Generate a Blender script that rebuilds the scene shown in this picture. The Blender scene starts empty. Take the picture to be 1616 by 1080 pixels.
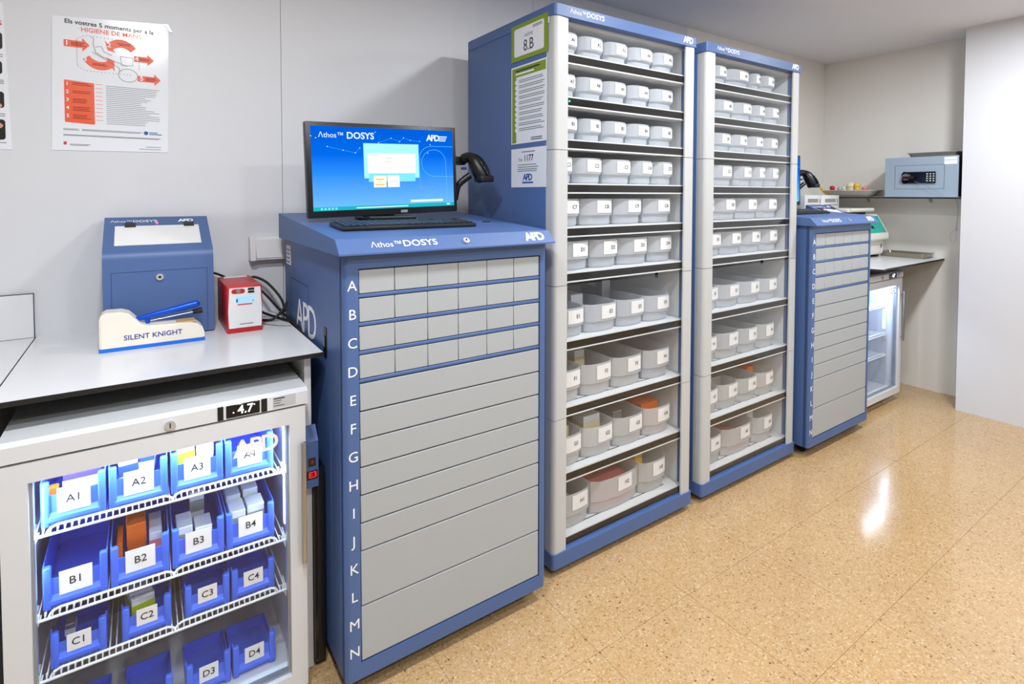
import bpy, bmesh, math, random
from mathutils import Vector, Matrix
random.seed(7)
scene = bpy.context.scene
C = scene.collection

# ------------------------------------------------------------------ camera
W, H = 1616.0, 1080.0
F_PX, CX, CY = 858.44, 807.32, 335.31
YAW, PITCH, ROLL = 0.5987, 0.0327, 0.0017
CAM = Vector((0.0, -2.27, 1.40))
cam_d = bpy.data.cameras.new('camera'); cam = bpy.data.objects.new('camera', cam_d); C.objects.link(cam)
cam_d.sensor_width = 36.0; cam_d.sensor_fit = 'HORIZONTAL'
cam_d.lens = F_PX / W * 36.0
cam_d.shift_x = -(CX - W / 2) / W
cam_d.shift_y = -(H / 2 - CY) / W
cam_d.clip_start = 0.05
F0 = Vector((math.sin(YAW), math.cos(YAW), 0)); U0 = Vector((0, 0, 1)); R0 = F0.cross(U0)
Fv = F0 * math.cos(PITCH) - U0 * math.sin(PITCH); Uv = R0.cross(Fv)
Rv = R0 * math.cos(ROLL) + Uv * math.sin(ROLL); U2 = Rv.cross(Fv)
cam.matrix_world = Matrix(((Rv.x, U2.x, -Fv.x, CAM.x), (Rv.y, U2.y, -Fv.y, CAM.y), (Rv.z, U2.z, -Fv.z, CAM.z), (0, 0, 0, 1)))
scene.camera = cam

# ------------------------------------------------------------------ world, exposure
wd = bpy.data.worlds.new('world'); scene.world = wd; wd.use_nodes = True
wd.node_tree.nodes['Background'].inputs[0].default_value = (0.8, 0.85, 1.0, 1)
wd.node_tree.nodes['Background'].inputs[1].default_value = 0.3
vs = scene.view_settings
vs.view_transform = 'Standard'; vs.look = 'None'; vs.gamma = 1.0; vs.use_curve_mapping = False
vs.exposure = 0.20
LAMP_SPOTS = [(0.0, -1.5), (1.75, -1.5), (3.5, -1.5), (0.03, -2.36), (1.2, -3.1), (3.0, -3.1)]  # last pair are unseen lamps added for frontal fill
LAMP_W = [20.0, 21.0, 23.0, 17.0, 20.0, 19.0]

# ------------------------------------------------------------------ room constants (metres)
XB, XR, YR, ZC = 4.66, 4.373, -1.006, 2.47
XL, YN = -2.0, -4.0

# ------------------------------------------------------------------ materials
def s2l(c):
    return tuple(((v / 255.0) / 12.92 if v / 255.0 <= 0.04045 else ((v / 255.0 + 0.055) / 1.055) ** 2.4) for v in c)

def mat(name, rgb, rough=0.5, metal=0.0, spec=0.5, noise=0.0, nscale=30.0, bump=0.0, bscale=200.0, coat=0.0, emit=None, estr=0.0, lin=False):
    m = bpy.data.materials.new(name); m.use_nodes = True
    nt = m.node_tree; b = nt.nodes['Principled BSDF']
    col = tuple(rgb) if lin else s2l(rgb)
    b.inputs['Base Color'].default_value = (*col, 1)
    b.inputs['Roughness'].default_value = rough
    b.inputs['Metallic'].default_value = metal
    b.inputs['Specular IOR Level'].default_value = spec
    b.inputs['Coat Weight'].default_value = coat
    if emit:
        b.inputs['Emission Color'].default_value = (*s2l(emit), 1); b.inputs['Emission Strength'].default_value = estr
    geo = None
    if noise or bump:
        geo = nt.nodes.new('ShaderNodeNewGeometry')
    if noise:
        n = nt.nodes.new('ShaderNodeTexNoise'); n.inputs['Scale'].default_value = nscale; n.inputs['Detail'].default_value = 4
        nt.links.new(geo.outputs['Position'], n.inputs['Vector'])
        mr = nt.nodes.new('ShaderNodeMapRange'); mr.inputs[3].default_value = 1 - noise; mr.inputs[4].default_value = 1 + noise
        nt.links.new(n.outputs['Fac'], mr.inputs[0])
        mx = nt.nodes.new('ShaderNodeVectorMath'); mx.operation = 'SCALE'; mx.inputs[0].default_value = col
        nt.links.new(mr.outputs[0], mx.inputs['Scale']); nt.links.new(mx.outputs[0], b.inputs['Base Color'])
    if bump:
        n2 = nt.nodes.new('ShaderNodeTexNoise'); n2.inputs['Scale'].default_value = bscale; n2.inputs['Detail'].default_value = 3
        nt.links.new(geo.outputs['Position'], n2.inputs['Vector'])
        bp = nt.nodes.new('ShaderNodeBump'); bp.inputs['Strength'].default_value = bump; bp.inputs['Distance'].default_value = 0.002
        nt.links.new(n2.outputs['Fac'], bp.inputs['Height']); nt.links.new(bp.outputs['Normal'], b.inputs['Normal'])
    return m

def emis(name, rgb, strength):
    m = bpy.data.materials.new(name); m.use_nodes = True
    nt = m.node_tree; nt.nodes.clear()
    e = nt.nodes.new('ShaderNodeEmission'); e.inputs[0].default_value = (*s2l(rgb), 1); e.inputs[1].default_value = strength
    o = nt.nodes.new('ShaderNodeOutputMaterial'); nt.links.new(e.outputs[0], o.inputs[0])
    return m

def glass_mat(name, tint=(1, 1, 1), boost=1.0):
    m = bpy.data.materials.new(name); m.use_nodes = True
    nt = m.node_tree; nt.nodes.clear()
    t = nt.nodes.new('ShaderNodeBsdfTransparent'); t.inputs[0].default_value = (*tint, 1)
    g = nt.nodes.new('ShaderNodeBsdfGlossy'); g.inputs['Roughness'].default_value = 0.02
    fr = nt.nodes.new('ShaderNodeFresnel'); fr.inputs[0].default_value = 1.45
    ge = nt.nodes.new('ShaderNodeNewGeometry'); mi = nt.nodes.new('ShaderNodeMapRange'); mi.inputs[3].default_value = 1.45; mi.inputs[4].default_value = 1 / 1.45
    nt.links.new(ge.outputs['Backfacing'], mi.inputs[0]); nt.links.new(mi.outputs[0], fr.inputs[0])
    ml = nt.nodes.new('ShaderNodeMath'); ml.operation = 'MULTIPLY'; ml.inputs[1].default_value = boost
    nt.links.new(fr.outputs[0], ml.inputs[0])
    x = nt.nodes.new('ShaderNodeMixShader'); o = nt.nodes.new('ShaderNodeOutputMaterial')
    nt.links.new(ml.outputs[0], x.inputs[0]); nt.links.new(t.outputs[0], x.inputs[1]); nt.links.new(g.outputs[0], x.inputs[2]); nt.links.new(x.outputs[0], o.inputs[0])
    return m

def frosted(name, rgb, clear=0.3):
    """milky translucent moulded plastic"""
    m = bpy.data.materials.new(name); m.use_nodes = True
    nt = m.node_tree; b = nt.nodes['Principled BSDF']
    b.inputs['Base Color'].default_value = (*s2l(rgb), 1); b.inputs['Roughness'].default_value = 0.28
    tl = nt.nodes.new('ShaderNodeBsdfTranslucent'); tl.inputs[0].default_value = (*s2l(rgb), 1)
    tr = nt.nodes.new('ShaderNodeBsdfTransparent')
    a = nt.nodes.new('ShaderNodeMixShader'); a.inputs[0].default_value = 0.32
    nt.links.new(b.outputs[0], a.inputs[1]); nt.links.new(tl.outputs[0], a.inputs[2])
    d = nt.nodes.new('ShaderNodeMixShader'); d.inputs[0].default_value = clear
    nt.links.new(a.outputs[0], d.inputs[1]); nt.links.new(tr.outputs[0], d.inputs[2])
    nt.links.new(d.outputs[0], nt.nodes['Material Output'].inputs[0])
    return m

def floor_mat():
    m = bpy.data.materials.new('terrazzo'); m.use_nodes = True
    nt = m.node_tree; b = nt.nodes['Principled BSDF']; L = nt.links.new
    geo = nt.nodes.new('ShaderNodeNewGeometry')
    def vor(scale, rnd=1.0):
        v = nt.nodes.new('ShaderNodeTexVoronoi'); v.inputs['Scale'].default_value = scale; v.inputs['Randomness'].default_value = rnd
        L(geo.outputs['Position'], v.inputs['Vector']); return v
    v1 = vor(190); v2 = vor(80); v3 = vor(300)
    sep1 = nt.nodes.new('ShaderNodeSeparateColor'); L(v1.outputs['Color'], sep1.inputs[0])
    r1 = nt.nodes.new('ShaderNodeValToRGB'); L(sep1.outputs[0], r1.inputs[0])
    cols = [(0.0, (152, 114, 74)), (0.07, (178, 142, 98)), (0.3, (189, 155, 111)), (0.6, (192, 160, 117)), (0.9, (196, 166, 126)), (1.0, (208, 184, 150))]
    e = r1.color_ramp.elements
    e[0].position = 0; e[0].color = (*s2l(cols[0][1]), 1); e[1].position = 1; e[1].color = (*s2l(cols[-1][1]), 1)
    for p_, c_ in cols[1:-1]:
        q = e.new(p_); q.color = (*s2l(c_), 1)
    sep2 = nt.nodes.new('ShaderNodeSeparateColor'); L(v2.outputs['Color'], sep2.inputs[0])
    gt = nt.nodes.new('ShaderNodeMath'); gt.operation = 'GREATER_THAN'; gt.inputs[1].default_value = 0.965; L(sep2.outputs[1], gt.inputs[0])
    lt = nt.nodes.new('ShaderNodeMath'); lt.operation = 'LESS_THAN'; lt.inputs[1].default_value = 0.28; L(v2.outputs['Distance'], lt.inputs[0])
    an = nt.nodes.new('ShaderNodeMath'); an.operation = 'MULTIPLY'; L(gt.outputs[0], an.inputs[0]); L(lt.outputs[0], an.inputs[1])
    mx = nt.nodes.new('ShaderNodeMix'); mx.data_type = 'RGBA'; L(an.outputs[0], mx.inputs[0]); L(r1.outputs[0], mx.inputs[6]); mx.inputs[7].default_value = (*s2l((120, 82, 44)), 1)
    sep3 = nt.nodes.new('ShaderNodeSeparateColor'); L(v3.outputs['Color'], sep3.inputs[0])
    gt3 = nt.nodes.new('ShaderNodeMath'); gt3.operation = 'GREATER_THAN'; gt3.inputs[1].default_value = 0.9; L(sep3.outputs[2], gt3.inputs[0])
    mx3 = nt.nodes.new('ShaderNodeMix'); mx3.data_type = 'RGBA'; L(gt3.outputs[0], mx3.inputs[0]); L(mx.outputs[2], mx3.inputs[6]); mx3.inputs[7].default_value = (*s2l((186, 146, 94)), 1)
    nz = nt.nodes.new('ShaderNodeTexNoise'); nz.inputs['Scale'].default_value = 2.2; L(geo.outputs['Position'], nz.inputs['Vector'])
    mr = nt.nodes.new('ShaderNodeMapRange'); mr.inputs[3].default_value = 0.9; mr.inputs[4].default_value = 1.1; L(nz.outputs['Fac'], mr.inputs[0])
    sc = nt.nodes.new('ShaderNodeVectorMath'); sc.operation = 'SCALE'; L(mx3.outputs[2], sc.inputs[0]); L(mr.outputs[0], sc.inputs['Scale'])
    L(sc.outputs[0], b.inputs['Base Color'])
    n2 = nt.nodes.new('ShaderNodeTexNoise'); n2.inputs['Scale'].default_value = 9; L(geo.outputs['Position'], n2.inputs['Vector'])
    m2 = nt.nodes.new('ShaderNodeMapRange'); m2.inputs[3].default_value = 0.10; m2.inputs[4].default_value = 0.20; L(n2.outputs['Fac'], m2.inputs[0])
    L(m2.outputs[0], b.inputs['Roughness'])
    b.inputs['Specular IOR Level'].default_value = 0.75
    return m

M = {}
M['wall'] = mat('white wall laminate', (216, 217, 221), 0.45, spec=0.4, noise=0.012, nscale=3)
M['wall_far'] = mat('cream wall paint', (230, 227, 221), 0.7, noise=0.015, nscale=3)
M['ceiling'] = mat('ceiling paint', (224, 225, 230), 0.85, noise=0.015, nscale=4)
M['floor'] = floor_mat()
M['grout'] = mat('grout', (132, 98, 62), 0.8)
M['blue'] = mat('blue painted steel', (72, 100, 152), 0.48, spec=0.6, noise=0.02, nscale=40, bump=0.03, bscale=700)
M['blue_side'] = M['blue']
M['grey'] = mat('light grey drawer plastic', (168, 173, 177), 0.45, noise=0.01, nscale=60)
M['pillar'] = mat('pale grey pillar plastic', (190, 192, 193), 0.4)
M['white'] = mat('white laminate', (224, 225, 228), 0.22, spec=0.5, noise=0.008, nscale=5)
M['core'] = mat('black laminate core', (22, 22, 22), 0.5)
M['white_pl'] = mat('white plastic', (232, 232, 232), 0.35)
M['fridge'] = mat('white enamel', (214, 217, 221), 0.3)
M['shelf'] = mat('white shelf', (232, 234, 235), 0.4)
M['band'] = mat('black shelf band', (16, 16, 15), 0.6, spec=0.15)
M['black'] = mat('black plastic', (18, 18, 20), 0.38)
M['black_gl'] = mat('black gloss', (12, 12, 14), 0.15)
M['rubber'] = mat('black rubber', (16, 16, 16), 0.6)
M['dark'] = mat('dark gap', (14, 15, 18), 0.8)
M['steel'] = mat('brushed steel', (176, 174, 170), 0.32, metal=1.0, noise=0.03, nscale=120)
M['chrome'] = mat('chrome', (205, 207, 210), 0.3, metal=0.6)
M['alu'] = mat('aluminium', (172, 180, 186), 0.35, metal=0.8)
M['print_white'] = mat('white print', (240, 242, 246), 0.5)
M['paper'] = mat('paper', (232, 234, 240), 0.5)
M['laminated'] = mat('laminated paper', (236, 239, 245), 0.14, spec=0.6, coat=0.6)
M['ink'] = mat('black ink', (34, 36, 44), 0.5)
M['grey_ink'] = mat('grey ink', (128, 132, 142), 0.5)
M['orange'] = mat('orange ink', (232, 88, 44), 0.4)
M['red_ink'] = mat('red ink', (205, 52, 58), 0.5)
M['green'] = mat('green print', (126, 150, 22), 0.4)
M['blue_ink'] = mat('blue ink', (34, 84, 160), 0.5)
M['violet_ink'] = mat('violet blue ink', (48, 48, 150), 0.5)
M['tape'] = mat('white tape', (246, 246, 246), 0.2)
M['label'] = mat('label card', (246, 246, 246), 0.5)
M['bin_blue'] = mat('blue bin plastic', (66, 112, 240), 0.35)
M['bin_clear'] = frosted('frosted bin plastic', (237, 241, 247), 0.40)
M['bin_warm'] = frosted('frosted bin plastic warmer', (239, 241, 243), 0.42)  # lower rows: slightly warmer and clearer tone, otherwise the same plastic
M['glass'] = glass_mat('clear glass', (0.985, 0.99, 0.995))
M['fridge_in'] = mat('fridge liner', (206, 212, 216), 0.4)
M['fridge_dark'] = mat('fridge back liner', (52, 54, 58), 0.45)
M['wire'] = mat('white coated wire', (235, 240, 244), 0.3)
M['red'] = mat('red plastic', (196, 30, 36), 0.35)
M['cream'] = mat('ivory plastic', (238, 232, 218), 0.35)
M['pill_blue'] = mat('glossy blue plastic', (20, 110, 214), 0.25)
M['handle_blue'] = mat('metallic blue', (18, 84, 210), 0.25, metal=0.5)
M['cork'] = mat('tan pad', (200, 166, 112), 0.7)
M['safe'] = mat('blue grey safe paint', (150, 166, 184), 0.5, noise=0.02, nscale=50)
M['safe_side'] = mat('dark safe side', (30, 32, 36), 0.5)
M['teal'] = mat('teal panel', (0, 176, 160), 0.35)
M['warm_white'] = mat('warm white casing', (224, 222, 214), 0.4)
M['lcd'] = mat('grey lcd', (150, 156, 146), 0.25)
M['screen_lcd'] = emis('lit lcd', (170, 214, 255), 1.0)
M['skin'] = mat('printed skin tone', (206, 150, 128), 0.5)
M['digit_white'] = emis('white digits', (240, 248, 255), 3.0)
M['digit_red'] = emis('red digits', (255, 40, 50), 1.3)
M['led_red'] = emis('red led', (255, 60, 90), 5.0)
M['led_green'] = emis('green led', (40, 255, 160), 3.0)
M['fridge_led'] = emis('cool led', (190, 220, 255), 4.0)
M['diffuser'] = emis('lamp diffuser', (255, 250, 240), 14.0)
M['yellow'] = mat('yellow packet', (232, 190, 70), 0.5)
M['pink'] = mat('pink packet', (226, 130, 136), 0.5)
M['orange_box'] = mat('orange carton', (236, 112, 28), 0.5)
M['violet'] = mat('blue violet packet', (84, 92, 190), 0.5)
M['carton'] = mat('white carton', (222, 226, 230), 0.55)
M['carton_blue'] = mat('blue carton', (40, 70, 160), 0.5)
M['carton_purple'] = mat('purple carton', (72, 58, 170), 0.5)
M['foil'] = mat('silver foil', (190, 192, 194), 0.3, metal=0.8)
M['lime'] = mat('lime print', (168, 190, 40), 0.5)
M['putty'] = mat('cream packet', (226, 214, 176), 0.5)

# ------------------------------------------------------------------ mesh helpers
def box(bm, x0, x1, y0, y1, z0, z1, bev=0.0, seg=2, only=None):
    vs_ = [bm.verts.new(p) for p in ((x0, y0, z0), (x1, y0, z0), (x1, y1, z0), (x0, y1, z0), (x0, y0, z1), (x1, y0, z1), (x1, y1, z1), (x0, y1, z1))]
    fs = [bm.faces.new([vs_[i] for i in f]) for f in ((0, 3, 2, 1), (4, 5, 6, 7), (0, 1, 5, 4), (1, 2, 6, 5), (2, 3, 7, 6), (3, 0, 4, 7))]
    if bev:
        ed = set()
        for f in fs:
            ed.update(f.edges)
        if only == 'z':
            ed = [e for e in ed if abs(e.verts[0].co.z - e.verts[1].co.z) > 1e-6]
        elif only == 'x':
            ed = [e for e in ed if abs(e.verts[0].co.x - e.verts[1].co.x) > 1e-6]
        elif only == 'y':
            ed = [e for e in ed if abs(e.verts[0].co.y - e.verts[1].co.y) > 1e-6]
        bmesh.ops.bevel(bm, geom=list(ed), offset=bev, segments=seg, profile=0.5, affect='EDGES')

def frame_to(d):
    d = d.normalized()
    a = Vector((0, 0, 1)) if abs(d.z) < 0.9 else Vector((1, 0, 0))
    u = d.cross(a).normalized(); v = d.cross(u).normalized()
    return u, v

def cyl(bm, p0, p1, r, n=12, r2=None):
    p0 = Vector(p0); p1 = Vector(p1); r2 = r if r2 is None else r2
    u, v = frame_to(p1 - p0)
    a = [bm.verts.new(p0 + (u * math.cos(2 * math.pi * i / n) + v * math.sin(2 * math.pi * i / n)) * r) for i in range(n)]
    b = [bm.verts.new(p1 + (u * math.cos(2 * math.pi * i / n) + v * math.sin(2 * math.pi * i / n)) * r2) for i in range(n)]
    for i in range(n):
        bm.faces.new((a[i], a[(i + 1) % n], b[(i + 1) % n], b[i]))
    bm.faces.new(a[::-1]); bm.faces.new(b)

def smooth_path(pts, k=6):
    P = [Vector(p) for p in pts]; out = []
    for i in range(len(P) - 1):
        p0 = P[max(i - 1, 0)]; p1 = P[i]; p2 = P[i + 1]; p3 = P[min(i + 2, len(P) - 1)]
        for j in range(k):
            t = j / k
            out.append(0.5 * ((2 * p1) + (p2 - p0) * t + (2 * p0 - 5 * p1 + 4 * p2 - p3) * t * t + (3 * p1 - p0 - 3 * p2 + p3) * t ** 3))
    out.append(P[-1]); return out

def tube(bm, pts, r, n=8, radii=None):
    P = [Vector(p) for p in pts]; rings = []
    for i, p in enumerate(P):
        d = (P[min(i + 1, len(P) - 1)] - P[max(i - 1, 0)])
        if i == 0:
            u, v = frame_to(d)
        else:
            d = d.normalized(); u = (u - d * u.dot(d)).normalized(); v = d.cross(u).normalized()
        rr = radii[i] if radii else r
        rings.append([bm.verts.new(p + (u * math.cos(2 * math.pi * k / n) + v * math.sin(2 * math.pi * k / n)) * rr) for k in range(n)])
    for a, b in zip(rings, rings[1:]):
        for k in range(n):
            bm.faces.new((a[k], a[(k + 1) % n], b[(k + 1) % n], b[k]))
    bm.faces.new(rings[0][::-1]); bm.faces.new(rings[-1])

def prism(bm, pts, plane, a, b):
    """polygon in plane 'xz' | 'yz' | 'xy' pushed from a to b along the third axis"""
    def P(p, t):
        return {'xz': (p[0], t, p[1]), 'yz': (t, p[0], p[1]), 'xy': (p[0], p[1], t)}[plane]
    A = [bm.verts.new(P(p, a)) for p in pts]; B = [bm.verts.new(P(p, b)) for p in pts]
    n = len(pts)
    for i in range(n):
        bm.faces.new((A[i], A[(i + 1) % n], B[(i + 1) % n], B[i]))
    bm.faces.new(A[::-1]); bm.faces.new(B)
    bmesh.ops.recalc_face_normals(bm, faces=bm.faces[:])

def ellipsoid(bm, c, r, u=16, v=10, rot=None):
    m = Matrix.Translation(Vector(c)) @ (rot or Matrix.Identity(4)) @ Matrix.Diagonal((*r, 1))
    bmesh.ops.create_uvsphere(bm, u_segments=u, v_segments=v, radius=1, matrix=m)

def rounded_rect(x0, x1, z0, z1, r, n=5):
    out = []
    for cx, cz, a0 in ((x1 - r, z1 - r, 0), (x0 + r, z1 - r, 90), (x0 + r, z0 + r, 180), (x1 - r, z0 + r, 270)):
        for i in range(n + 1):
            a = math.radians(a0 + 90 * i / n); out.append((cx + r * math.cos(a), cz + r * math.sin(a)))
    return out

def obj(name, bm, m, parent=None, world=True, smooth=None, label=None):
    me = bpy.data.meshes.new(name)
    if parent is not None and world:
        off = Vector(parent.location); q = parent.parent
        while q is not None:
            off = off + Vector(q.location); q = q.parent
        bmesh.ops.translate(bm, verts=bm.verts[:], vec=-off)
    bm.to_mesh(me); bm.free()
    me.materials.append(m if not isinstance(m, str) else M[m])
    if smooth is not None:
        me.polygons.foreach_set('use_smooth', [True] * len(me.polygons))
        me.set_sharp_from_angle(angle=math.radians(smooth))
    o = bpy.data.objects.new(name, me); C.objects.link(o)
    if parent is not None:
        o.parent = parent
    if label:
        o['label'] = label
    return o

def B():
    return bmesh.new()

def pbox(name, m, parent, x0, x1, y0, y1, z0, z1, bev=0.0, seg=2, only=None, label=None, world=True):
    bm = B(); box(bm, min(x0, x1), max(x0, x1), min(y0, y1), max(y0, y1), min(z0, z1), max(z0, z1), bev, seg, only)
    return obj(name, bm, m, parent, world, 40 if bev else None, label)

def thing(name, label, cat, loc=(0, 0, 0), group=None):
    o = bpy.data.objects.new(name, None); C.objects.link(o); o.location = loc; o.empty_display_size = 0.05
    tag(o, label, cat, group); return o

def tag(o, label, cat, group=None):
    o['label'] = label; o['category'] = cat
    if group:
        o['group'] = group
    return o

def struct(o):
    o['kind'] = 'structure'; return o

def stuff(o):
    o['kind'] = 'stuff'; return o

def copy_tree(o, dv=(0, 0, 0), parent=None, top=True):
    c = o.copy(); C.objects.link(c); c.parent = parent
    if top:
        c.location = Vector(o.location) + Vector(dv)
    for ch in list(o.children):
        copy_tree(ch, (0, 0, 0), c, False)
    return c

# ------------------------------------------------------------------ lettering
_txt = {}
def text_mesh(s, size, bold=0.0, align='LEFT', spacing=1.0, sx=1.0, depth=0.0002):
    k = (s, size, bold, align, spacing, sx)
    if k in _txt:
        return _txt[k]
    cu = bpy.data.curves.new('lettering', 'FONT'); cu.body = s; cu.size = size; cu.align_x = align; cu.align_y = 'CENTER'
    cu.offset = bold * size; cu.extrude = depth; cu.resolution_u = 3; cu.space_character = spacing
    ob = bpy.data.objects.new('lettering', cu)
    me = bpy.data.meshes.new_from_object(ob)
    if sx != 1.0:
        for v in me.vertices:
            v.co.x *= sx
    bpy.data.objects.remove(ob); bpy.data.curves.remove(cu)
    _txt[k] = me
    return me

FRONT = Matrix(((1, 0, 0), (0, 0, -1), (0, 1, 0))).to_4x4()          # reads from -Y
LEFT = Matrix(((0, 0, -1), (-1, 0, 0), (0, 1, 0))).to_4x4()          # reads from -X
def text(name, s, size, m, parent, pos, facing=FRONT, bold=0.0, align='LEFT', spacing=1.0, sx=1.0, world=True, tilt=None, shear=0.0):
    me0 = text_mesh(s, size, bold, align, spacing, sx)
    me = me0 if me0.users == 0 or (me0.materials and me0.materials[0] == M[m]) else me0.copy()
    if not me.materials:
        me.materials.append(M[m])
    elif me.materials[0] != M[m]:
        me.materials[0] = M[m]
    o = bpy.data.objects.new(name, me); C.objects.link(o)
    p = Vector(pos)
    mw = facing.copy()
    if tilt:
        mw = tilt @ mw
    if parent is not None:
        o.parent = parent
        if world:
            off = Vector(parent.location); q = parent.parent
            while q is not None:
                off = off + Vector(q.location); q = q.parent
            p = p - off
    o.matrix_local = Matrix.Translation(p) @ mw
    return o

def brand(parent, x, y, z, size, apd_x=None, apd_size=None, tilt=None, world=True, m='print_white', y2=None, z2=None):
    text('brand_lettering', '\u039bthos\u2122', size * 0.86, m, parent, (x, y, z), bold=0.0, world=world, tilt=tilt)
    text('brand_lettering', 'DOSYS', size, m, parent, (x + size * 3.0, y, z), bold=0.012, world=world, tilt=tilt, sx=1.12)
    if apd_x is not None:
        text('logo', 'APD', apd_size or size * 1.25, m, parent, (apd_x, y if y2 is None else y2, z if z2 is None else z2), bold=0.04, spacing=0.82, world=world, tilt=tilt, align='CENTER')

# ================================================================== ROOM
bm = B(); box(bm, XL, XB + 0.1, YN, 0.1, -0.12, -0.0015)
floor = struct(obj('floor', bm, 'grout'))
T = 0.4245
bm = B(); g = 0.0006
box(bm, g, T - g, g, T - g, -0.0015, 0.0)
tile_me = bpy.data.meshes.new('tile'); bm.to_mesh(tile_me); bm.free(); tile_me.materials.append(M['floor'])
ix0 = math.floor((XL - 1.56) / T); ix1 = math.ceil((XB - 1.56) / T)
iy0 = math.floor((YN + 1.508) / T); iy1 = math.ceil((0 + 1.508) / T)
for i in range(ix0, ix1):
    for j in range(iy0, iy1):
        o = bpy.data.objects.new('tile', tile_me); C.objects.link(o); o.parent = floor
        o.location = (1.56 + i * T, -1.508 + j * T, 0)

def plain(name, m, *a):
    bm = B(); box(bm, *a); return struct(obj(name, bm, m))
plain('ceiling', 'ceiling', XL, XB + 0.1, YN, 0.1, ZC, ZC + 0.1)
wl = plain('wall_left', 'core', XL, XB, 0.004, 0.1, 0, ZC)
for a, b in ((XL, -0.757), (-0.757, 0.461), (0.461, 1.679), (1.679, 2.897), (2.897, XB)):
    pbox('panel', 'wall' if a < 2.8 else 'wall_far', wl, a + 0.0008, b - 0.0008, 0.0, 0.004, 0.0, ZC)
plain('wall_far', 'wall_far', XB, XB + 0.1, YN, 0.1, 0, ZC)
plain('wall_right', 'wall', XR, XB, YN, YR, 0, ZC)
M['wall_room'] = mat('taupe wall paint', (186, 184, 182), 0.7, noise=0.02, nscale=3)
plain('wall_near', 'wall_room', XL, XB, YN - 0.1, YN, 0, ZC)
plain('wall_end', 'wall_room', XL - 0.1, XL, YN, 0.1, 0, ZC)

# ------------------------------------------------------------------ ceiling lamps (outside the frame, light the room; last pair added as fill)
for k, (x, y) in enumerate(LAMP_SPOTS):
    col_, row_ = ('left', 'middle', 'far')[k % 3], ('near the cabinets', 'farther back, mostly added as fill')[k // 3]
    t = thing('ceiling_lamp', f'round recessed ceiling lamp, {col_} one of the row {row_}', 'lamp', (x, y, ZC), 'recessed ceiling lamps')
    bm = B(); cyl(bm, (x, y, ZC - 0.012), (x, y, ZC), 0.12, 32, 0.13); obj('trim_ring', bm, 'white_pl', t)
    bm = B(); cyl(bm, (x, y, ZC - 0.014), (x, y, ZC - 0.012), 0.1, 32); obj('diffuser', bm, 'diffuser', t)
    ld = bpy.data.lights.new('lamp_light', 'AREA'); ld.shape = 'DISK'; ld.size = 0.18; ld.energy = LAMP_W[k]; ld.color = (0.915, 0.96, 1.0)
    lo = bpy.data.objects.new('lamp_light', ld); C.objects.link(lo); lo.parent = t; lo.location = (0, 0, -0.017)

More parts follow.
